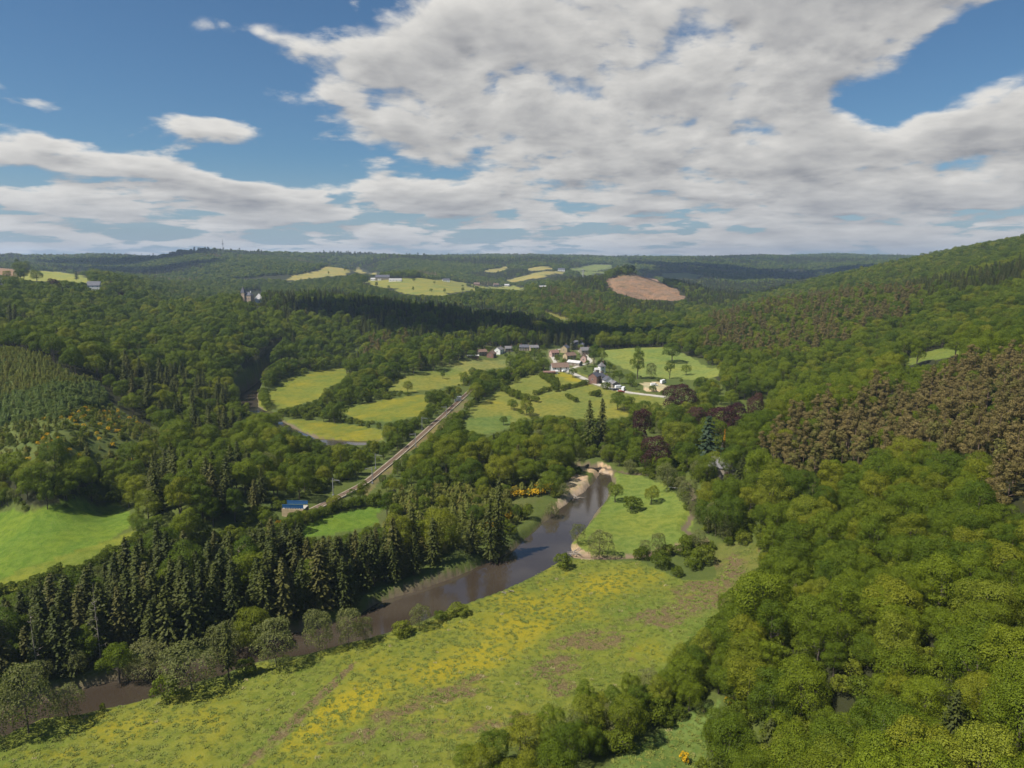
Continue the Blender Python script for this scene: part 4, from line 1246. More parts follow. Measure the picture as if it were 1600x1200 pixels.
def instancer(name, protos, pts, label=None, seed=0):
    col = bpy.data.collections.new(name + '_sources')
    for o in protos: col.objects.link(o)
    pts = np.array(pts, float)
    rg = np.random.default_rng(seed)
    me = bpy.data.meshes.new(name)
    me.vertices.add(len(pts)); me.vertices.foreach_set('co', pts[:, :3].astype(np.float32).ravel())
    for an, ty, v in (('size', 'FLOAT', pts[:, 3]), ('turn', 'FLOAT', rg.uniform(0, 6.283, len(pts))), ('pick', 'INT', rg.integers(0, 1000, len(pts))), ('tall', 'FLOAT', pts[:, 3] * rg.uniform(.86, 1.16, len(pts)))):
        a = me.attributes.new(an, ty, 'POINT'); a.data.foreach_set('value', v.astype(np.int32 if ty == 'INT' else np.float32))
    o = link(name, me)
    g = bpy.data.node_groups.new(name, 'GeometryNodeTree')
    g.interface.new_socket('Geometry', in_out='INPUT', socket_type='NodeSocketGeometry')
    g.interface.new_socket('Geometry', in_out='OUTPUT', socket_type='NodeSocketGeometry')
    gi = g.nodes.new('NodeGroupInput'); go = g.nodes.new('NodeGroupOutput')
    ip = g.nodes.new('GeometryNodeInstanceOnPoints'); ci = g.nodes.new('GeometryNodeCollectionInfo')
    ci.inputs['Collection'].default_value = col; ci.inputs['Separate Children'].default_value = True; ci.inputs['Reset Children'].default_value = True
    def attr(an, ty):
        n = g.nodes.new('GeometryNodeInputNamedAttribute'); n.data_type = ty; n.inputs['Name'].default_value = an
        return n.outputs[0]
    cx = g.nodes.new('ShaderNodeCombineXYZ'); g.links.new(attr('turn', 'FLOAT'), cx.inputs[2])
    cs = g.nodes.new('ShaderNodeCombineXYZ'); sz = attr('size', 'FLOAT')
    g.links.new(sz, cs.inputs[0]); g.links.new(sz, cs.inputs[1]); g.links.new(attr('tall', 'FLOAT'), cs.inputs[2])
    g.links.new(gi.outputs[0], ip.inputs['Points']); g.links.new(ci.outputs[0], ip.inputs['Instance'])
    ip.inputs['Pick Instance'].default_value = True
    g.links.new(attr('pick', 'INT'), ip.inputs['Instance Index'])
    g.links.new(cx.outputs[0], ip.inputs['Rotation']); g.links.new(cs.outputs[0], ip.inputs['Scale'])
    g.links.new(ip.outputs[0], go.inputs[0])
    md = o.modifiers.new('instances', 'NODES'); md.node_group = g
    return tag(o, label, None, None, 'stuff')


leafm = {'broadleaf_tree': L_broad, 'spruce_tree': L_spruce, 'pine_tree': L_pine}
FARNAME = {'broadleaf_tree': 'far_broadleaf_woods', 'spruce_tree': 'far_spruce_woods', 'pine_tree': 'far_pine_woods'}
for k, v in FARP.items():
    if len(v):
        instancer(FARNAME[k], [joined_proto(k, p, [leafm[k], M_bark]) for p in FAR[k]], v, None, 5)

LIMITS = {}
def score(t_):
    k, x, y, z, s = t_
    px, py = project(np.array(x), np.array(y), np.array(z + 4))
    d = math.sqrt(x * x + y * y + (z - CAMZ) ** 2)
    vis = -20 < px < 1620 and 380 < py < 1230 and y > 10
    return (s / d) if vis else -d


by = {}
for t_ in TREES:
    by.setdefault(t_[0], []).append(t_)
SINGLE = {}
MASSNAME = {'broadleaf_tree': 'broadleaf_woods', 'beech_tree': 'beech_woods', 'spruce_tree': 'spruce_woods', 'pine_tree': 'pine_woods', 'young_conifer': 'young_conifer_plantation',
            'young_spruce': 'young_spruce_plantation', 'bush': 'bushes_in_the_valley', 'broom_bush': 'broom_scrub', 'willow_tree': 'willow_woods'}
for k, v in by.items():
    v.sort(key=score, reverse=True)
    n = sum(1 for q in v if score(q) > 0)
    lim = 298 if n > 300 else n
    SINGLE[k] = v[:lim]
    if v[lim:]:
        instancer(MASSNAME[k], [merge_meshes(k, *p) for p in KINDS[k]], [q[1:] for q in v[lim:]], None, 9)


def zone_of(x, y):
    for k, p in ZP:
        if inside(np.array([x]), np.array([y]), p)[0]: return k
    return 'default'


def add_tree(kind, x, y, z, s, label, group=None, variant=None, sx=1.0, name=None, cat='tree', trunk=True):
    rt = bpy.data.objects.new(name or kind, None); COL.objects.link(rt)
    rt.empty_display_size = .5
    rt.location = (x, y, z); rt.rotation_euler = (0, 0, random.uniform(0, 6.283)); rt.scale = (s * sx, s * sx, s * random.uniform(.92, 1.08))
    cm, tm = random.choice(KINDS[kind]) if variant is None else KINDS[kind][variant % len(KINDS[kind])]
    link('foliage' if cat == 'bush' else 'crown', cm, rt)
    if trunk: link('stem' if cat == 'bush' else 'trunk', tm, rt)
    return tag(rt, label, cat, group)


ZLAB = {  # label and group of the trees that nothing tells apart
 ('spruce_tree', 'spruce'): ('tall dark spruce in the dense wood on the far river bank', 'spruces in the wood along the far river bank'),
 ('spruce_tree', ''): ('dark pointed spruce standing up among the rounder broadleaf crowns', 'spruces scattered in the mixed woods'),
 ('pine_tree', 'pine'): ('brown green pine in the dense stand on the right hillside', 'pines on the right hillside'),
 ('pine_tree', ''): ('brownish pine mixed into the green woods of a slope', 'pines mixed into the green woods'),
 ('young_conifer', 'young'): ('slim olive young tree in the thicket above the river bend', 'young trees in the thicket above the river'),
 ('young_conifer', 'pale_young'): ('pale young conifer in the plantation on the left slope', 'young conifers on the left slope'),
 ('young_conifer', ''): ('small young conifer in the scrub dotted with yellow broom', 'young conifers in the broom scrub'),
 ('young_spruce', ''): ('blue green young spruce in the plantation on the left slope', 'young spruces on the left slope'),
 ('beech_tree', ''): ('yellow green fresh beech crown standing out from darker woods', 'fresh beeches in the woods'),
 ('willow_tree', ''): ('grey green loose willow among the valley trees', 'willows among the valley trees'),
 ('broom_bush', ''): ('yellow flowering broom bush in the scrub on the left slope', 'broom bushes on the left slope'),
 ('bush', 'hill'): ('low green undergrowth bush between the trees of the right hillside', 'undergrowth bushes on the right hillside'),
 ('bush', 'near'): ('low bush in the belt of trees between the big meadow and the clearing', 'bushes between the big meadow and the clearing'),
 ('willow_tree', 'near'): ('pale small tree in the belt between the big meadow and the clearing', 'pale trees between the big meadow and the clearing'),
 ('beech_tree', 'near'): ('bright young beech in the belt between the big meadow and the clearing', 'young beeches between the big meadow and the clearing'),
 ('bush', 'railside'): ('low green bush beside the railway cutting', 'bushes beside the railway'),
 ('bush', ''): ('rounded green bush in the hedges and thickets of the valley', 'bushes in the valley hedges and thickets'),
}
for k, v in SINGLE.items():
    for q in v:
        zn = zone_of(q[1], q[2])
        if zn == 'default' and q[2] < 175 and q[1] < 75: zn = 'near'
        if k == 'bush' and q[1] > 15 and q[3] >= 6 and zn == 'default': zn = 'hill'
        if k == 'broadleaf_tree':
            if q[1] > 20 and q[3] > 6.5: lab = ('green broadleaf tree in the wood covering the right hillside', 'broadleaf trees on the right hillside')
            elif zn == 'near': lab = ('small green broadleaf tree between the big meadow and the clearing', 'broadleaf trees between the big meadow and the clearing')
            elif zn == 'tall_broad': lab = ('tall dark green broadleaf tree in the wood beside the river', 'broadleaf trees in the riverside wood')
            elif q[1] > 20: lab = ('green broadleaf tree at the foot of the right hillside beside the meadows', 'broadleaf trees at the foot of the right hillside')
            else: lab = ('green broadleaf tree in the rows and clumps near the railway', 'broadleaf trees near the railway')
        else:
            lab = ZLAB.get((k, zn)) or ZLAB[(k, '')]
        add_tree(k, *q[1:], lab[0], lab[1], cat='bush' if 'bush' in k else 'tree')

# ------------------------------------------------------------------ single trees that can be told apart
TALL.update({'copper_beech': 15, 'golden_tree': 15, 'cedar_tree': 17})


def rise(p, top_py):
    """height at which something standing at p reaches photo row top_py"""
    lo, hi = .3, 60.0
    for _ in range(24):
        m_ = (lo + hi) / 2
        if float(project(p.x, p.y, p.z + m_)[1]) > top_py: lo = m_
        else: hi = m_
    return lo


def tree_px(kind, px, base_py, top_py, label, wide=1.0, group=None, variant=None, name=None, cat=None):
    p = at(px, base_py)
    h = rise(p, top_py)
    s = h / TALL[kind] / 1.04
    return add_tree(kind, p.x, p.y, p.z, s, label, group, variant, wide, name, cat or ('bush' if 'bush' in kind else 'tree'))


ST = [
 ('broadleaf_tree', 961,785,750,'small dark tree on the river bank of the meadow island',1.0),
 ('bush', 987,798,774,'round bush in the middle of the meadow island beside its dark shadow',1.1),
 ('broadleaf_tree', 1017,788,759,'lone tree standing right of the round bush on the meadow island',1.1),
 ('willow_tree', 903,850,815,'grey green willow above the driftwood on the gravel spit',.9),
 ('willow_tree', 936,870,820,'larger willow beside the driftwood at the corner of the meadow island',1.0),
 ('bush', 881,888,865,'pale round willow bush at the tip of the big meadow',1.0),
 ('willow_tree', 1008,866,836,'thin willow at the lower edge of the meadow island',.8),
 ('willow_tree', 1028,868,826,'thin bare looking willow beside the creek below the meadow island',.7),
 ('bush', 1072,776,766,'tiny pale bush alone by the bend of the stream',1.0),
 ('willow_tree', 655,982,936,'willow alone on the near bank below the brown reach of the river',.95),
 ('bush', 628,992,972,'low bush left of the lone willow on the near bank',1.2),
 ('bush', 688,968,953,'small bush right of the lone willow on the near bank',1.2),
 ('bush', 716,960,944,'flat spreading bush on the near bank by the bright reflection',1.8),
 ('willow_tree', 432,1042,952,'broad pale willow with spreading branches over the river',1.0),
 ('willow_tree', 500,1016,940,'tall left one of the willow pair on the near bank',.8),
 ('willow_tree', 545,1010,944,'right one of the willow pair on the near bank',.8),
 ('willow_tree', 572,1002,960,'small willow at the right end of the willow row',.8),
 ('spruce_tree', 358,1062,962,'slender olive tree rising between two broad willows on the near bank',.75),
 ('willow_tree', 300,1078,985,'widest pale willow leaning over the near bank',1.25),
 ('bush', 262,1092,1050,'bright green bush at the left foot of the widest willow',.8),
 ('bush', 386,1052,1028,'small bright bush between the slender olive tree and a willow',1.0),
 ('willow_tree', 45,1145,1028,'large pale willow at the left end of the river',.9),
 ('willow_tree', 108,1122,1062,'smaller willow leaning over the water near the left edge',1.0),
 ('willow_tree', -5,1160,1060,'willow cut by the left edge of the view',.9),
 ('bush', 160,1112,1098,'tiny sapling on the near bank beside open water',.5),
 ('copper_beech', 1062,650,588,'broad copper beech beside the sand pit',1.3),
 ('copper_beech', 1088,676,626,'copper beech behind the yellow green crown',1.2),
 ('copper_beech', 1000,705,626,'slim copper beech left of the park trees',.62),
 ('copper_beech', 1024,742,668,'copper beech nearest the stream',.95),
 ('copper_beech', 1056,700,648,'low copper beech below the broad one',1.1),
 ('copper_beech', 1128,704,620,'dark copper beech behind the golden column tree',1.1),
 ('copper_beech', 1150,690,622,'copper beech at the foot of the hillside',.9),
 ('copper_beech', 1180,668,612,'copper beech highest on the hillside edge',.8),
 ('copper_beech', 1012,660,640,'small copper beech crown at the field edge',1.0),
 ('beech_tree', 1052,716,652,'yellow green crown between the copper beeches',1.0),
 ('beech_tree', 1072,712,656,'second yellow green crown in front of the cedar',.9),
 ('broadleaf_tree', 1112,712,632,'bright green tree rising behind the cedar',.8),
 ('cedar_tree', 1104,728,648,'dark grey green cedar with layered flat branches',.95),
 ('golden_tree', 1130,716,668,'narrow golden orange column tree above the grey roof',.8),
 ('willow_tree', 1042,768,716,'round pale willow by the stream at the park edge',.9),
 ('willow_tree', 1076,790,742,'round grey willow beside the plank footbridge',1.0),
 ('beech_tree', 1100,800,752,'bright lime green tree behind the stream bend',.7),
 ('willow_tree', 1118,838,772,'pale birch like tree with a forked white trunk',.75),
 ('beech_tree', 1205,820,735,'large yellow green beech at the foot of the hillside',.9),
 ('beech_tree', 1262,850,772,'widest yellow green beech on the lower hillside',1.1),
 ('beech_tree', 1395,1055,960,'lone yellow beech crown in the middle of the near woods',1.0),
 ('broadleaf_tree', 1190,1000,885,'big dark tree at the corner of the near woods',1.0),
 ('spruce_tree', 940,704,612,'tallest dark conifer at the end of the central field',.75),
 ('spruce_tree', 921,706,624,'loose conifer left of the tallest dark conifer',.95),
 ('spruce_tree', 780,858,746,'dark conifer rising from the young thicket',.7),
 ('spruce_tree', 766,866,770,'second dark conifer beside the one in the thicket',.7),
 ('broadleaf_tree', 996,592,550,'dark lopsided tree below the hillside field',.85),
 ('willow_tree', 1018,592,562,'pale grey tree right of the dark lopsided tree',.8),
 ('broadleaf_tree', 1046,592,565,'small round tree in the lower right of the hillside field',.9),
 ('broadleaf_tree', 1072,586,564,'round tree at the right edge of the hillside field',.9),
 ('broadleaf_tree', 996,554,539,'small tree at the top edge of the hillside field',1.0),
 ('broadleaf_tree', 1050,566,534,'big round crown at the top right of the hillside field',1.3),
 ('broadleaf_tree', 928,570,536,'tallest green tree behind the white tower house',.9),
 ('broadleaf_tree', 940,572,544,'green tree right of the tallest one behind the tower house',.9),
 ('broadleaf_tree', 952,582,567,'round dark tree beside the white tower house',1.2),
 ('broadleaf_tree', 907,548,536,'tree among the roofs of the upper village',1.0),
 ('broadleaf_tree', 835,562,544,'bright tree in the gardens of the village',.8),
 ('beech_tree', 826,570,554,'yellow green garden tree of the village',.9),
 ('broadleaf_tree', 805,552,536,'round tree behind the white gabled house',.9),
 ('broadleaf_tree', 870,568,555,'dark tree behind the white farmhouse',1.2),
 ('broadleaf_tree', 846,578,560,'broad pale tree at the corner of the long hedge',1.1),
 ('broadleaf_tree', 895,590,570,'green tree below the white farmhouse',.9),
 ('broadleaf_tree', 968,600,578,'tree behind the parked vans',1.0),
 ('broadleaf_tree', 985,602,580,'tree between the vans and the sand pit',1.1),
 ('bush', 948,608,596,'garden bush in front of the white gabled cottage',1.2),
 ('bush', 1020,612,602,'round bush in front of the sand pit',1.0),
 ('bush', 808,598,588,'lone round bush in the central field',.8),
 ('bush', 783,603,592,'wide dark bush at the left edge of the central field',1.4),
 ('broadleaf_tree', 692,592,578,'lone small tree in the pasture below the wooded knoll',.9),
 ('broadleaf_tree', 787,664,648,'round tree at the low end of the central field',1.0),
 ('spruce_tree', 808,622,606,'small pointed tree at the head of the central hedge',1.0),
 ('spruce_tree', 120,438,420,'dark conifer standing on the plateau field',1.2),
 ('broadleaf_tree', 32,440,417,'left big tree on the plateau by the ploughed field',1.1),
 ('broadleaf_tree', 58,442,419,'right big tree on the plateau by the ploughed field',1.1),
 ('copper_beech', 85,458,434,'copper beech on the left plateau',1.2),
 ('copper_beech', 172,455,437,'copper beech right of the white plateau house',1.1),
 ('broadleaf_tree', 12,436,421,'round dark tree at the edge of the ploughed field',1.2),
 ('broom_bush', 1070,1190,1175,'bright orange flowering broom bush alone in the clearing',1.0),
 ('broom_bush', 1140,1102,1090,'orange broom at the upper tip of the clearing',1.2),
 ('broom_bush', 434,822,812,'small yellow broom at the near end of the cutting hedge',1.0),
 ('broom_bush', 470,812,803,'small yellow broom on the cutting hedge',1.0),
]
for q in ST:
    tree_px(*q)
for i, (a, b) in enumerate([(800,778),(812,776),(824,776),(836,775),(846,772),(856,770),(858,764),(845,764),(766,826),(770,818),(795,808),(790,815),(804,772)]):
    tree_px('broom_bush', a, b, b - 13, 'orange broom in flower on the river side of the young thicket', 1.2, 'brooms by the young thicket')
for i, (a, b) in enumerate([(585,582),(592,578),(600,574),(606,570),(612,568),(618,566),(598,580),(610,576),(588,588)]):
    tree_px('broom_bush', a, b, b - 7, 'yellow broom in flower on the slope of the wooded knoll', 1.5, 'brooms on the knoll')
for i, (a, b, c) in enumerate([(5,1085,1040),(60,1072,1020),(120,1052,1005),(185,1050,1000),(230,1040,985),(350,1015,965),(395,1002,950),
                             (862,802,780),(880,778,750),(890,752,728),(893,735,712),(905,716,690),(945,722,705),(965,728,706),(985,738,712)]):
    tree_px('willow_tree' if i % 3 else 'broadleaf_tree', a, b, c, 'pale green tree on the far bank at the foot of the dark wood' if i < 7 else 'green tree along the wooded bank of the upper river', 1.0,
            'trees on the far bank under the spruces' if i < 7 else 'trees along the upper river bank')


def bare_tree(px, base_py, top_py, seed, label):
    p = at(px, base_py)
    h = rise(p, top_py)
    V, Fq = dead_tree(seed, h, .15, .2, 16)
    o = link('dead_tree', np_mesh('dead_tree', V, Fq, [M_dead]))
    o.location = p
    return tag(o, label, 'dead tree')


bare_tree(1372, 1215, 1118, 1, 'bare bleached tree with forked branches in the near woods')
bare_tree(60, 1068, 955, 2, 'bare grey tree among the spruces near the left edge')
bare_tree(158, 1040, 912, 3, 'leafless grey snag sticking out of the spruce wood')

# ------------------------------------------------------------------ buildings
def mat_plain(name, c, var=.12, rough=.85):
    return mottled(name, c, var, .9, rough)


W_white = mat_plain('white_render', (0.72, 0.70, 0.66), .08)
W_stone = mottled('field_stone', (0.25, 0.21, 0.16), .3, 2.0)
W_brick = mottled('red_brick', (0.22, 0.125, 0.095), .25, 2.0)
W_ochre = mottled('ochre_render', (0.42, 0.32, 0.19), .15, 1.0)
W_pink = mottled('pink_render', (0.50, 0.33, 0.27), .15, 1.0)
R_slate = mottled('slate', (0.085, 0.085, 0.10), .3, 1.6, .6)
R_grey = mottled('grey_tiles', (0.16, 0.15, 0.15), .3, 1.6, .7)
R_brown = mottled('brown_tiles', (0.17, 0.11, 0.08), .3, 1.6, .7)
R_red = mottled('red_tiles', (0.20, 0.115, 0.09), .3, 1.6, .7)
R_pale = mottled('pale_sheet_roof', (0.48, 0.46, 0.44), .15, .8, .5)
M_glass = mottled('window_glass', (0.03, 0.035, 0.045), .2, 1.0, .12, .6)
M_wood = mottled('painted_wood', (0.16, 0.10, 0.06), .25, 2.0)
M_frame = mat_plain('window_frame', (0.62, 0.60, 0.56))
M_blue = mat_plain('blue_paint', (0.02, 0.09, 0.22), .1, .45)
M_metal = mat_plain('grey_metal', (0.22, 0.22, 0.22), .15, .5)
M_tyre = mat_plain('tyre_rubber', (0.02, 0.02, 0.02))


class MB:
    def __init__(s): s.v = []; s.f = []
    def box(s, c, d, rz=0):
        o = len(s.v); hx, hy, hz = d[0] / 2, d[1] / 2, d[2] / 2
        ca, sa = math.cos(rz), math.sin(rz)
        for x, y, z in ((-hx,-hy,-hz),(hx,-hy,-hz),(hx,hy,-hz),(-hx,hy,-hz),(-hx,-hy,hz),(hx,-hy,hz),(hx,hy,hz),(-hx,hy,hz)):
            s.v.append((c[0] + x * ca - y * sa, c[1] + x * sa + y * ca, c[2] + z))
        s.f += [tuple(o + i for i in q) for q in ((0,3,2,1),(4,5,6,7),(0,1,5,4),(1,2,6,5),(2,3,7,6),(3,0,4,7))]
        return s
    def poly(s, vs, fs):
        o = len(s.v); s.v += list(vs); s.f += [tuple(o + i for i in q) for q in fs]
        return s
    def bar(s, a, b, r, n=5):
        v, f = taper([a, b], [r, r], n)
        o = len(s.v); s.v += [tuple(p) for p in v]; s.f += [tuple(o + i for i in q) for q in f]
        s.f.append(tuple(o + i for i in range(n))[::-1]); s.f.append(tuple(o + n + i for i in range(n)))
        return s
    def obj(s, name, mat, parent=None, bev=0.0):
        me = bpy.data.meshes.new(name); me.from_pydata(s.v, [], s.f); me.materials.append(mat); me.update()
        o = link(name, me, parent)
        if bev:
            m_ = o.modifiers.new('bevel', 'BEVEL'); m_.width = bev; m_.segments = 2
        return o


def root(name, loc, rz, label, cat, group=None):
    o = bpy.data.objects.new(name, None); COL.objects.link(o)
    o.location = loc; o.rotation_euler = (0, 0, rz)
    return tag(o, label, cat, group)


def house(px, py, w_, d_, h_, rh, rot, wall, roof, label, name='house', chim=1, hip=0.0, rows_=2, cols=3, cat='house', dormer=False):
    """w_ along the ridge, d_ across; rot in degrees"""
    p = at(px, py)
    if name == 'pavilion':
        p = Vector(P_d(px, py, 950)); p.z = gz(p.x, p.y) + 2
    k_ = .84 if 530 < py < 620 else 1.0
    w_, d_, h_, rh = w_ * k_, d_ * k_, h_ * k_, rh * k_
    rt = root(name, (p.x, p.y, p.z), R(rot), label, cat)
    m_ = MB()
    hw, hd = w_ / 2, d_ / 2
    v = [(-hw,-hd,-1.5),(hw,-hd,-1.5),(hw,hd,-1.5),(-hw,hd,-1.5),(-hw,-hd,h_),(hw,-hd,h_),(hw,hd,h_),(-hw,hd,h_)]
    f = [(0,1,5,4),(2,3,7,6),(4,5,6,7)]
    gi = hip * hd
    if hip == 0:
        v += [(-hw,0,h_+rh),(hw,0,h_+rh)]; f += [(1,2,6,9,5),(3,0,4,8,7)]; f.remove((4,5,6,7))
    else:
        f += [(1,2,6,5),(3,0,4,7)]
    m_.poly(v, f); m_.obj('wall', wall, rt)
    e = .35; k = rh / hd; z0 = h_ - e * k; th = .22
    r_ = MB(); gx = -gi if hip else e * .8
    top = h_ + rh
    A = [(-hw-e,-hd-e,z0),(hw+e,-hd-e,z0),(hw+e,hd+e,z0),(-hw-e,hd+e,z0),(-hw-gx,0,top),(hw+gx,0,top)]
    B = [(a, b, c + th) for a, b, c in A]
    r_.poly(A + B, [(6,7,11,10),(8,9,10,11),(7,8,11),(9,6,10),(1,0,4,5),(3,2,5,4),(2,1,5),(0,3,4),(0,1,7,6),(1,2,8,7),(2,3,9,8),(3,0,6,9)] if hip else
            [(6,7,11,10),(8,9,10,11),(1,0,4,5),(3,2,5,4),(0,1,7,6),(2,3,9,8),(0,6,10,4),(4,10,9,3),(1,5,11,7),(5,2,8,11)])
    ro = r_.obj('roof', roof, rt)
    for c in range(chim):
        MB().box((hw * (.7 - 1.4 * c), .1, top + .3), (.7, .7, 1.5)).box((hw * (.7 - 1.4 * c), .1, top + 1.1), (.85, .85, .14)).obj('chimney', W_brick, ro)
    if dormer:
        MB().box((0, -hd * .55, h_ + rh * .45), (1.6, hd * .7, 1.3)).obj('dormer', wall, ro)
    fl = max(1, rows_); fh = h_ / fl
    for side, yy in ((-1, -hd), (1, hd)):
        for r in range(fl):
            for c in range(cols):
                x = -hw + w_ * (c + .5) / cols; z = fh * r + fh * .55
                if r == 0 and c == cols // 2 and side == -1:
                    dr = MB().box((x, yy - .03, 1.05), (1.1, .1, 2.1)).obj('door', M_wood, rt)
                    MB().box((x + .38, yy - .11, 1.0), (.12, .06, .12)).obj('handle', M_metal, dr)
                    continue
                fr = MB().box((x, yy + side * .02, z), (1.1, .1, 1.35)).obj('window', M_frame, rt)
                MB().box((x, yy + side * .055, z), (.9, .09, 1.15)).obj('pane', M_glass, fr)
    for side in (-1, 1):
        fr = MB().box((side * (hw + .02), 0, h_ * .6), (.1, 1.0, 1.25)).obj('window', M_frame, rt)
        MB().box((side * (hw + .055), 0, h_ * .6), (.09, .8, 1.05)).obj('pane', M_glass, fr)
    return rt


HS = [
 (739,559,12,6,2.4,.7,8,M_wood,R_pale,'long low shed with pale grey roof at the left end of the village','shed',0,0,1,2,'shed'),
 (753,555,10,7,4.5,2.4,25,W_stone,R_brown,'stone house with brown roof right of the long shed','house',1,0,2,3,'house'),
 (768,558,9,8,4.6,2.8,70,W_brick,R_brown,'red brick house with brown roof beside the white gabled house','house',1,0,2,2,'house'),
 (780,552,10,8,4.8,2.8,62,W_white,R_grey,'white gabled house behind the brick house','house',1,0,2,2,'house'),
 (795,549,9,6,3.8,2.4,10,W_stone,R_grey,'grey roofed house half hidden by garden trees','house',1,0,2,3,'house'),
 (820,547,12,7,3.8,2.6,-5,W_stone,R_slate,'long slate roofed house at the foot of the dark ridge','house',2,0,2,4,'house'),
 (834,548,10,7,4.2,2.4,15,W_ochre,R_grey,'ochre house right of the long slate roof','house',1,0,2,3,'house'),
 (803,587,6,4,2.2,.6,5,M_wood,R_red,'low red shed beside the long hedge','shed',0,0,1,1,'shed'),
 (866,557,9,7,4.6,2.6,20,W_pink,R_red,'red roofed pink house at the top of the lane','house',1,0,2,3,'house'),
 (883,551,9,8,5.5,3.0,65,W_ochre,R_slate,'tall ochre house in the upper village','house',1,0,2,2,'house'),
 (890,562,12,8,4.8,2.8,30,W_ochre,R_brown,'ochre farmhouse with brown roof in the upper village','house',1,0,2,3,'house'),
 (902,546,16,10,6.5,4.0,-10,W_stone,R_slate,'largest stone building under a big slate roof','house',2,.9,2,4,'house'),
 (914,554,11,8,5.0,3.0,15,W_stone,R_grey,'stone house right of the largest slate roof','house',1,0,2,3,'house'),
 (912,566,7,6,5.5,2.6,75,W_pink,R_brown,'narrow pink house above the big garden trees','house',1,0,2,1,'house'),
 (898,571,15,6,3.2,1.8,-40,W_stone,R_pale,'long stone barn with pale roof along the lane','barn',0,0,1,3,'barn'),
 (874,580,17,10,4.6,3.6,12,W_white,R_brown,'white farmhouse under a wide brown roof','farmhouse',1,0,2,3,'house'),
 (858,585,11,5,2.4,.9,10,W_brick,R_red,'low red roofed stable left of the white farmhouse','stable',0,0,1,2,'stable'),
 (866,584,6,5,2.6,.9,10,W_white,R_pale,'low white roofed store between the stable and the farmhouse','store',0,0,1,1,'shed'),
 (929,598,10,8,6.5,3.0,60,W_brick,R_slate,'tall brick and stone house by the road','house',1,0,2,2,'house'),
 (937,596,9,8,5.0,2.6,60,W_stone,R_slate,'lower stone wing right of the tall brick house','house',1,0,2,2,'house'),
 (940,582,5.5,5.5,6.5,3.4,20,W_white,R_grey,'white tower house with steep hipped roof','tower_house',1,1.0,2,1,'house'),
 (933,582,6,4,3.0,1.4,20,W_white,R_pale,'low white annex left of the tower house','annex',0,0,1,1,'annex'),
 (950,601,9,8,4.4,3.0,100,W_white,R_slate,'white gabled cottage behind its green garden','cottage',1,0,2,2,'house'),
 (961,604,7,6,3.0,1.8,100,W_stone,R_grey,'small grey roofed shed beside the white cottage','shed',0,0,1,1,'shed'),
 (148,452,16,11,6.5,5.0,10,W_white,R_slate,'white villa with slate roof on the left plateau','villa',2,0,2,3,'house'),
 (152,457,14,8,3.0,.5,10,W_white,R_pale,'low white flat roofed annex below the plateau villa','annex',0,0,1,3,'annex'),
 (2,445,14,9,5.0,3.2,10,W_white,R_grey,'grey roofed house at the left edge of the plateau','house',1,0,2,3,'house'),
 (190,460,16,8,4.0,2.6,0,W_brick,R_brown,'brown roofed house right of the plateau villa','house',1,0,2,3,'house'),
 (405,470,10,9,4.5,6.0,20,W_white,R_pale,'small white pavilion with steep pale roof beside the castle','pavilion',0,1.0,1,1,'pavilion'),
 (598,437,34,18,6,6,5,W_stone,R_slate,'dark roofed farm on the distant field','farm',1,0,1,5,'farm'),
 (588,438,26,12,4,2,0,W_white,R_pale,'long pale barn left of the distant farm','barn',0,0,1,4,'barn'),
 (618,439,30,12,4,2,0,W_white,R_pale,'long pale barn right of the distant farm','barn',0,0,1,4,'barn'),
 (697,440,22,12,5,4,10,W_white,R_slate,'white house among trees beyond the distant fields','house',1,0,2,3,'house'),
 (745,446,20,12,5,4,0,W_brick,R_brown,'brick house at the right end of the distant field','house',1,0,2,3,'house'),
 (775,447,18,10,5,4,15,W_stone,R_brown,'brown house between two distant fields','house',1,0,2,3,'house'),
 (792,447,16,9,4,3,0,W_white,R_pale,'small white house on the rim of the distant fields','house',1,0,2,3,'house'),
 (848,449,24,10,3,2,30,W_pink,R_pale,'pinkish quarry shed on the wooded slope','shed',0,0,1,3,'shed'),
 (877,424,26,14,6,5,0,W_white,R_slate,'tiny white farm on the farthest fields','farm',1,0,2,3,'farm'),
 (1140,742,15,7,3.4,3.0,-35,W_stone,R_grey,'grey roofed park house half hidden by trees','park_house',1,0,1,3,'house'),
 (1150,736,9,6,3.6,3.2,50,W_stone,R_slate,'slate roofed wing of the park house','house_wing',1,0,1,2,'house'),
]
for h in HS:
    house(*h[:10], *(h[10:16] if len(h) > 10 else ()))

# the castle on the plateau
p = Vector(P_d(388, 471, 945)); p.z = gz(p.x, p.y)
c_ = root('castle', (p.x, p.y, p.z + 1), R(-8), 'stone castle with a pointed spire above the wooded bluff', 'castle')
c_.scale = (.66, .66, .66)
W_castle = mottled('castle_stone', (0.42, 0.32, 0.23), .2, .8)
MB().box((0, 0, 6), (18, 14, 16)).obj('wall', W_castle, c_)
r_ = MB(); r_.poly([(-9.6,-7.6,14),(9.6,-7.6,14),(9.6,7.6,14),(-9.6,7.6,14),(-3,0,20),(3,0,20)], [(0,1,5,4),(2,3,4,5),(1,2,5),(3,0,4),(3,2,1,0)])
ro = r_.obj('roof', R_slate, c_)
for x in (-5, 5): MB().box((x, 1, 20), (1.2, 1.2, 4)).obj('chimney', W_white, ro)
tw = MB().box((-6, -5.5, 9), (7, 7, 20)).obj('tower', W_castle, c_)
s_ = MB(); s_.poly([(-10,-9.5,19),(-2,-9.5,19),(-2,-1.5,19),(-10,-1.5,19),(-6,-5.5,31)], [(0,1,4),(1,2,4),(2,3,4),(3,0,4),(3,2,1,0)]).obj('spire', R_slate, tw)
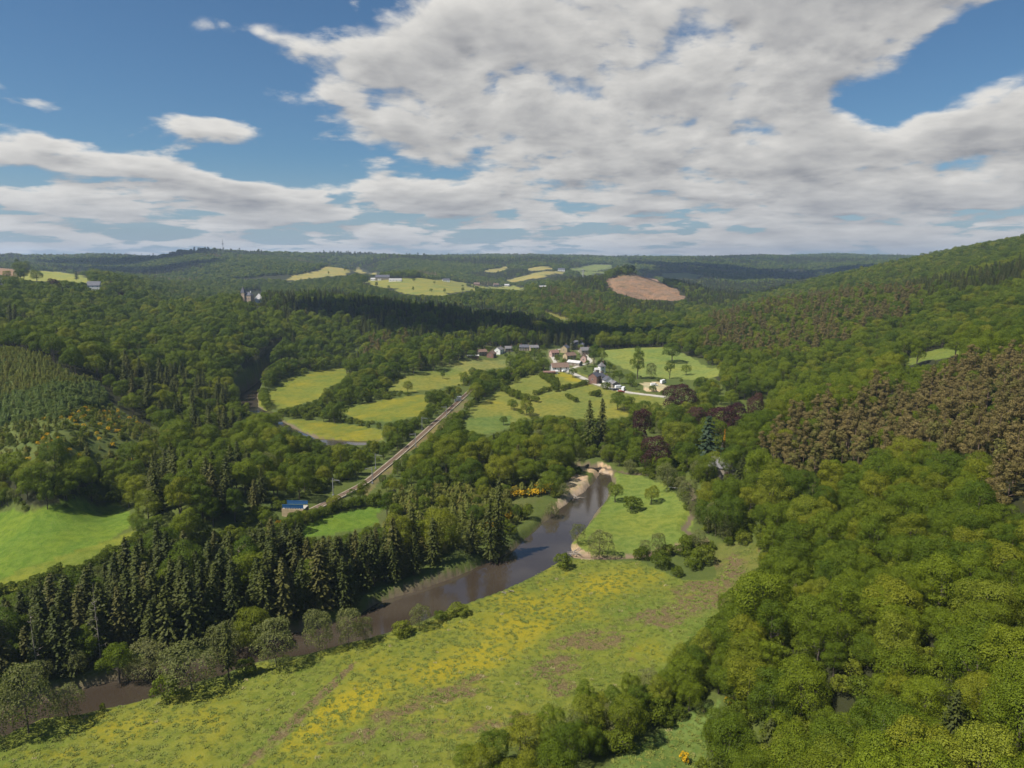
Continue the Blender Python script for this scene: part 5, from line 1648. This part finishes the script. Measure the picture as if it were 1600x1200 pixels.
for zz in (3, 8):
    for x in (1, 4.5, 7.5):
        fr = MB().box((x, -7.03, zz), (1.4, .14, 2.2)).obj('window', M_frame, c_)
        MB().box((x, -7.1, zz), (1.1, .1, 1.9)).obj('pane', M_glass, fr)

# ------------------------------------------------------------------ railway: rails, masts, cabinets, bridge
Q3 = np.concatenate([rp, rz_[:, None]], 1)
for off in (-.72, .72):
    pts = [tuple(Vector((a[0] + n_[0] * off, a[1] + n_[1] * off, a[2] + .16))) for a, n_ in zip(Q3, rn)]
    v, f = taper(pts, [.075] * len(pts), 4)
    tag(link('rail', np_mesh('rail', v, f, [M_steel])), ('left' if off > 0 else 'right') + ' steel rail of the single track line', 'rail')
m_ = MB()
for i in range(0, len(Q3) - 1):
    a, b = Vector(Q3[i]), Vector(Q3[i + 1])
    for k in range(4):
        q = a.lerp(b, k / 4); m_.box((q.x, q.y, q.z + .05), (2.3, .26, .14), math.atan2(rn[i][1], rn[i][0]))
tag(m_.obj('sleepers', M_wood), 'wooden sleepers laid in the ballast of the railway', None, None, 'stuff')


def mast(px, py, side, label):
    p = at(px, py); i = int(np.argmin(np.hypot(rp[:, 0] - p.x, rp[:, 1] - p.y)))
    n_ = rn[i] * side; b = Vector((rp[i][0] + n_[0] * 3.4, rp[i][1] + n_[1] * 3.4, rz_[i] - .3))
    rt = root('railway_mast', b, math.atan2(-n_[1], -n_[0]), label, 'railway mast')
    MB().box((0, 0, 3.6), (.26, .26, 7.2)).box((0, 0, .2), (.7, .7, .6)).obj('post', M_metal, rt)
    MB().bar((0, 0, 6.2), (3.2, 0, 6.5), .06).bar((0, 0, 7.0), (3.2, 0, 6.5), .05).bar((3.1, 0, 6.5), (3.1, 0, 5.6), .05).obj('arm', M_metal, rt)


for px, py, sd_, lb in ((690,652,1,'overhead line mast nearest the white cabinets'), (668,672,-1,'overhead line mast halfway down the straight track'), (640,698,1,'overhead line mast where the track meets the tall trees'),
                       (602,733,-1,'overhead line mast beside the dark thicket'), (570,757,1,'overhead line mast at the mouth of the cutting'), (536,776,-1,'overhead line mast nearest the blue bridge')):
    mast(px, py, sd_, lb)
for px, py, w_, h_, lb in ((717,627,2.6,3.4,'white railway hut at the far end of the track'), (712,628,1.2,2.0,'small white cabinet left of the railway hut')):
    p = at(px, py)
    rt = root('railway_hut' if w_ > 2 else 'relay_cabinet', p, .6, lb, 'hut' if w_ > 2 else 'cabinet')
    MB().box((0, 0, h_ / 2 - .2), (w_, w_ * .8, h_)).obj('body', W_white, rt, .03)
    MB().box((0, 0, h_ - .14), (w_ + .3, w_ * .8 + .3, .16)).obj('roof', R_pale, rt)
    MB().box((0, -w_ * .4 - .03, h_ * .42), (w_ * .4, .06, h_ * .7)).obj('door', M_frame, rt)
# bridge over the cutting
A3 = at(446, 802); B3 = at(478, 807)
ax = (B3 - A3); ax.z = 0; Lb = ax.length
rt = root('road_bridge', ((A3.x + B3.x) / 2, (A3.y + B3.y) / 2, max(A3.z, B3.z)), math.atan2(ax.y, ax.x), 'stone arch bridge with blue railings over the railway cutting', 'bridge')
hl = Lb / 2 + .3; m_ = MB()
for s_ in (-1, 1):
    arc = [(-hl, 0)] + [(-3.2 * math.cos(math.pi * k / 12), -3.2 + 4.6 * math.sin(math.pi * k / 12)) for k in range(13)] + [(hl, 0)]
    y0, y1 = s_ * 2.0, s_ * 2.5
    top = 2.6; pts = [(-hl, -3.2)] + [(a, b) for a, b in arc[1:-1]] + [(hl, -3.2), (hl, top), (-hl, top)]
    n = len(pts); vs = [(a, y0, b) for a, b in pts] + [(a, y1, b) for a, b in pts]
    fs = [(i, (i + 1) % n, n + (i + 1) % n, n + i) for i in range(n)]
    arcn = 14
    for yy, o in ((y0, 0), (y1, n)):
        for k in range(1, 13):
            pass
    # wall faces as strips between arch and deck
    for yy in (y0, y1):
        o = len(vs)
        for k in range(13): 
            vs += [(arc[k + 1][0], yy, arc[k + 1][1]), (arc[k + 1][0], yy, top)]
        fs += [(o + 2 * k, o + 2 * k + 2, o + 2 * k + 3, o + 2 * k + 1) for k in range(12)]
        o = len(vs); vs += [(-hl, yy, -3.2), (-3.2, yy, -3.2), (-3.2, yy, top), (-hl, yy, top), (3.2, yy, -3.2), (hl, yy, -3.2), (hl, yy, top), (3.2, yy, top)]
        fs += [(o, o + 1, o + 2, o + 3), (o + 4, o + 5, o + 6, o + 7)]
    m_.poly(vs, fs)
m_.obj('arch_wall', W_ochre, rt)
MB().box((0, 0, 2.45), (2 * hl, 3.96, .3)).obj('deck', M_road, rt)
for s_ in (-1, 1):
    m_ = MB().box((0, s_ * 2.25, 3.55), (2 * hl - .4, .08, 1.2)).box((0, s_ * 2.25, 4.22), (2 * hl - .2, .2, .12))
    for k in range(9): m_.box((-hl + .3 + (2 * hl - .6) * k / 8, s_ * 2.25, 3.4), (.14, .2, 1.6))
    m_.obj('railing', M_blue, rt)

# ------------------------------------------------------------------ masts on the hills, footbridge, driftwood, vehicles
def lattice(px, base_py, top_py, label, name, cat, w_=3.0, arms=False, mat=M_metal):
    p = at(px, base_py); d = math.hypot(p.x, p.y); h = (base_py - top_py) * d / F
    rt = root(name, (p.x, p.y, p.z - 1), .4, label, cat)
    t_ = MB(); n = 9
    wz = lambda z: w_ * (1 - .8 * z / h) / 2
    for sx in (-1, 1):
        for sy in (-1, 1):
            t_.bar((sx * wz(0), sy * wz(0), 0), (sx * wz(h), sy * wz(h), h), w_ * .05, 4)
    for k in range(n):
        z0, z1 = h * k / n, h * (k + 1) / n; a, b = wz(z0), wz(z1)
        for s_ in (-1, 1):
            t_.bar((-a, s_ * a, z0), (b, s_ * b, z1), w_ * .03, 3); t_.bar((s_ * a, a, z0), (s_ * b, -b, z1), w_ * .03, 3)
    t_.obj('tower', mat, rt)
    if arms:
        for z in (.7, .82, .94):
            MB().bar((-h * .16, 0, h * z), (h * .16, 0, h * z), .35, 4).obj('arm', mat, rt)
    else:
        MB().bar((0, 0, h * .97), (0, 0, h * 1.12), w_ * .05, 4).obj('antenna', mat, rt)
        MB().box((0, 0, h * .78), (w_ * .9, w_ * .9, h * .05)).obj('platform', mat, rt)


lattice(349, 398, 378, 'tall radio mast on the highest distant hill', 'radio_mast', 'mast', 7)
lattice(222, 408, 398, 'small mast on the left shoulder of the distant hill', 'radio_mast', 'mast', 6)
lattice(911, 441, 420, 'pale power pylon in front of the distant fields', 'power_pylon', 'pylon', 6, True, R_pale)

p = at(1060, 764)
rt = root('footbridge', (p.x, p.y, p.z + .5), R(-20), 'plank footbridge over the stream beside the grey willow', 'footbridge')
MB().box((0, 0, 0), (8, 1.6, .2)).obj('deck', R_pale, rt)
for s_ in (-1, 1):
    m_ = MB().box((0, s_ * .75, .95), (8, .08, .1))
    for k in range(5): m_.box((-3.8 + 1.9 * k, s_ * .75, .5), (.1, .1, 1.0))
    m_.obj('railing', M_wood, rt)


def driftwood(px, py, n, ln, seed, label):
    p = at(px, py); rg = random.Random(seed); m_ = MB()
    for k in range(n):
        a = rg.uniform(0, 6.28); x, y = rg.uniform(-1.6, 1.6), rg.uniform(-1, 1); l = ln * rg.uniform(.4, 1)
        b0 = (x, y, rg.uniform(0, .5)); b1 = (x + l * math.cos(a), y + l * math.sin(a), rg.uniform(.1, 1.6))
        v, f = taper([b0, ((b0[0] + b1[0]) / 2, (b0[1] + b1[1]) / 2, (b0[2] + b1[2]) / 2 + .2), b1], [.16, .12, .04], 5)
        m_.poly([tuple(q) for q in v], [tuple(q) for q in f])
    o = m_.obj('driftwood', M_dead); o.location = p
    tag(o, label, 'driftwood')


driftwood(897, 862, 14, 5.5, 1, 'heap of bleached driftwood on the gravel spit')
driftwood(896, 772, 16, 5, 2, 'driftwood branches on the upper gravel bar')
driftwood(455, 992, 12, 7, 3, 'fallen grey branches on the far bank between two willows')
driftwood(990, 795, 4, 2.2, 4, 'fallen branch lying under the lone island tree')
driftwood(795, 928, 4, 2, 5, 'small snag at the water edge of the big meadow')


def van(px, py, rz, paint, label, L=5.0, H=2.0, name='parked_van', cat='van'):
    p = at(px, py); rt = root(name, p, rz, label, cat)
    pr = [(-L/2,.35),(L/2,.35),(L/2,.95),(L/2-.9,1.1),(L/2-1.5,H),(-L/2+.1,H),(-L/2,1.2)]
    n = len(pr); v = [(a, -.9, b) for a, b in pr] + [(a, .9, b) for a, b in pr]
    MB().poly(v, [tuple(range(n)), tuple(range(2 * n - 1, n - 1, -1))] + [(i, n + i, n + (i + 1) % n, (i + 1) % n) for i in range(n)]).obj('body', paint, rt, .06)
    MB().box((L/2-1.75, 0, H * .76), (1.1, 1.84, H * .26)).obj('side_window', M_glass, rt)
    for x in (-L/2+.9, L/2-.9):
        for y in (-.85, .85):
            MB().bar((x, y - .11, .34), (x, y + .11, .34), .34, 12).obj('wheel', M_tyre, rt)


P_white = mat_plain('white_car_paint', (.75, .75, .75), .04, .3); P_dark = mat_plain('dark_car_paint', (.04, .045, .06), .1, .3); P_red = mat_plain('red_car_paint', (.3, .03, .02), .1, .3)
for a in ((967,607,.3,P_white,'white van parked beside the road below the cottage',6,2.4), (974,610,1.2,P_white,'white camper at the right end of the parked vehicles',6.5,2.7), (962,610,.1,P_dark,'dark car parked left of the white van',4.4,1.5),
          (971,613,.2,P_red,'red car parked in front of the white camper',4.4,1.5), (1022,603,.2,P_white,'white van parked on the sand pit',5.4,2.2), (1036,599,.9,P_white,'white lorry at the back of the sand pit',7,2.8), (882,581,.5,P_white,'white car parked in front of the farmhouse',4.5,1.6)):
    van(*a, **({} if a[6] > 1.7 else {'name': 'parked_car', 'cat': 'car'}))

# ------------------------------------------------------------------ rough grass on the near meadow
gv, gf = [], []
tm, t, out = new_mat('rough_grass')
oi = t.node('ShaderNodeObjectInfo'); rr = oi.outputs['Random']
loc = oi.outputs['Location']
pn = t.noise(t.vm('ADD', loc, (91, 33, 0)), 0.09, 7, .68, .6)
cc = t.mix(rr, (0.105, 0.140, 0.022), (0.170, 0.180, 0.036))
cc = t.mix(t.ramp(t.m('FRACT', t.m('MULTIPLY', rr, 9.7)), .97, .99), cc, (0.26, 0.22, 0.10))
principled(t, out, cc, .8, .15)


def tuft(seed, n, rad, h):
    rg = np.random.default_rng(seed); V = []
    for k in range(n):
        a = rg.uniform(0, 6.283); q = rad * math.sqrt(rg.random()); b = np.array([q * math.cos(a), q * math.sin(a), -.05])
        a2 = rg.uniform(0, 6.283); w_ = np.array([math.cos(a2), math.sin(a2), 0]) * .11; a3 = a2 + 1.57; tip = b + np.array([math.cos(a3) * .3, math.sin(a3) * .3, h * rg.uniform(.3, .9)])
        V += [b - w_, b + w_, tip + w_ * .5, tip - w_ * .5]
    return np.array(V), quads(n)


prot = [bpy.data.objects.new('grass_tuft', np_mesh('grass_tuft', *tuft(s_, 26, .6, .32), [tm])) for s_ in (1, 2, 3)]
rg = np.random.default_rng(77)
P0 = FIELD_POLYS[0][1]
x = rg.uniform(-260, 140, 90000); y = rg.uniform(80, 300, 90000)
m = (inside(x, y, P0) | inside(x, y, FIELD_POLYS[1][1])) & ~inside(x, y, RIVER) & (rg.random(len(x)) < .25 + .75 * vnoise(x, y, 12, 3, 3))
x, y = x[m], y[m]
instancer('rough_grass', prot, np.stack([x, y, ground_z(x, y), rg.uniform(.5, 1.15, len(x))], 1), 'rough tussocky grass over the big meadow', 3)

# ------------------------------------------------------------------ clouds high on the sun side, whose shadows lie on the ridges
cm, t, out = new_mat('cloud')
principled(t, out, (.9, .9, .9), 1.0, 0)


def cloud(tx, ty, wx, wy, alt, seed, rot=0):
    """a cumulus whose shadow falls round ground point tx, ty"""
    k = (alt - 30) / sd.z
    import bmesh
    rg = random.Random(seed); bm = bmesh.new()
    for i in range(26):
        a = rg.uniform(0, 6.283); q = math.sqrt(rg.random()) * .8
        r_ = rg.uniform(.16, .34)
        M_ = Matrix.Translation((q * math.cos(a) * wx, q * math.sin(a) * wy, rg.uniform(0, .1) * wx)) @ Matrix.Diagonal((r_ * wx, r_ * wy, r_ * min(wx, wy) * .5, 1))
        bmesh.ops.create_icosphere(bm, subdivisions=3, radius=1, matrix=M_)
    for v in bm.verts:
        n_ = math.sin(v.co.x / wx * 19 + seed) * math.cos(v.co.y / wy * 17) + .6 * math.sin(v.co.x / wx * 43 + v.co.z / wx * 31) * math.cos(v.co.y / wy * 39)
        v.co += v.normal * n_ * .035 * min(wx, wy)
    me = bpy.data.meshes.new('cloud'); bm.to_mesh(me); bm.free(); me.materials.append(cm)
    o = link('cloud', me); o.location = (tx + sd.x * k, ty + sd.y * k, alt); o.rotation_euler = (0, 0, R(rot))
    tag(o, kind='structure')


cloud(55, 795, 150, 78, 1500, 1, -8)
cloud(-125, 815, 150, 95, 1500, 4, 0)
cloud(500, 1680, 200, 190, 3000, 2)
cloud(1250, 3350, 820, 900, 3600, 3)
cloud(-1500, 3000, 380, 420, 3000, 5)
cloud(-1200, 2350, 320, 170, 3000, 6)

# ------------------------------------------------------------------ the air
hm, t, out = new_mat('air')
pv = t.node('ShaderNodeVolumePrincipled')
pv.inputs['Color'].default_value = (0.55, 0.70, 0.95, 1); pv.inputs['Density'].default_value = 8.5e-5; pv.inputs['Anisotropy'].default_value = 0.2
t.l.new(pv.outputs[0], out.inputs['Volume'])
hb = MB().box((0, 0, 0), (18600, 18600, 1)).obj('haze', hm)
zt = max(GZ.max() + 45, CAMZ + 60); zb = GZ.min() - 3
hb.scale = (1, 1, zt - zb); hb.location = (0, 0, (zt + zb) / 2)
tag(hb, kind='stuff')
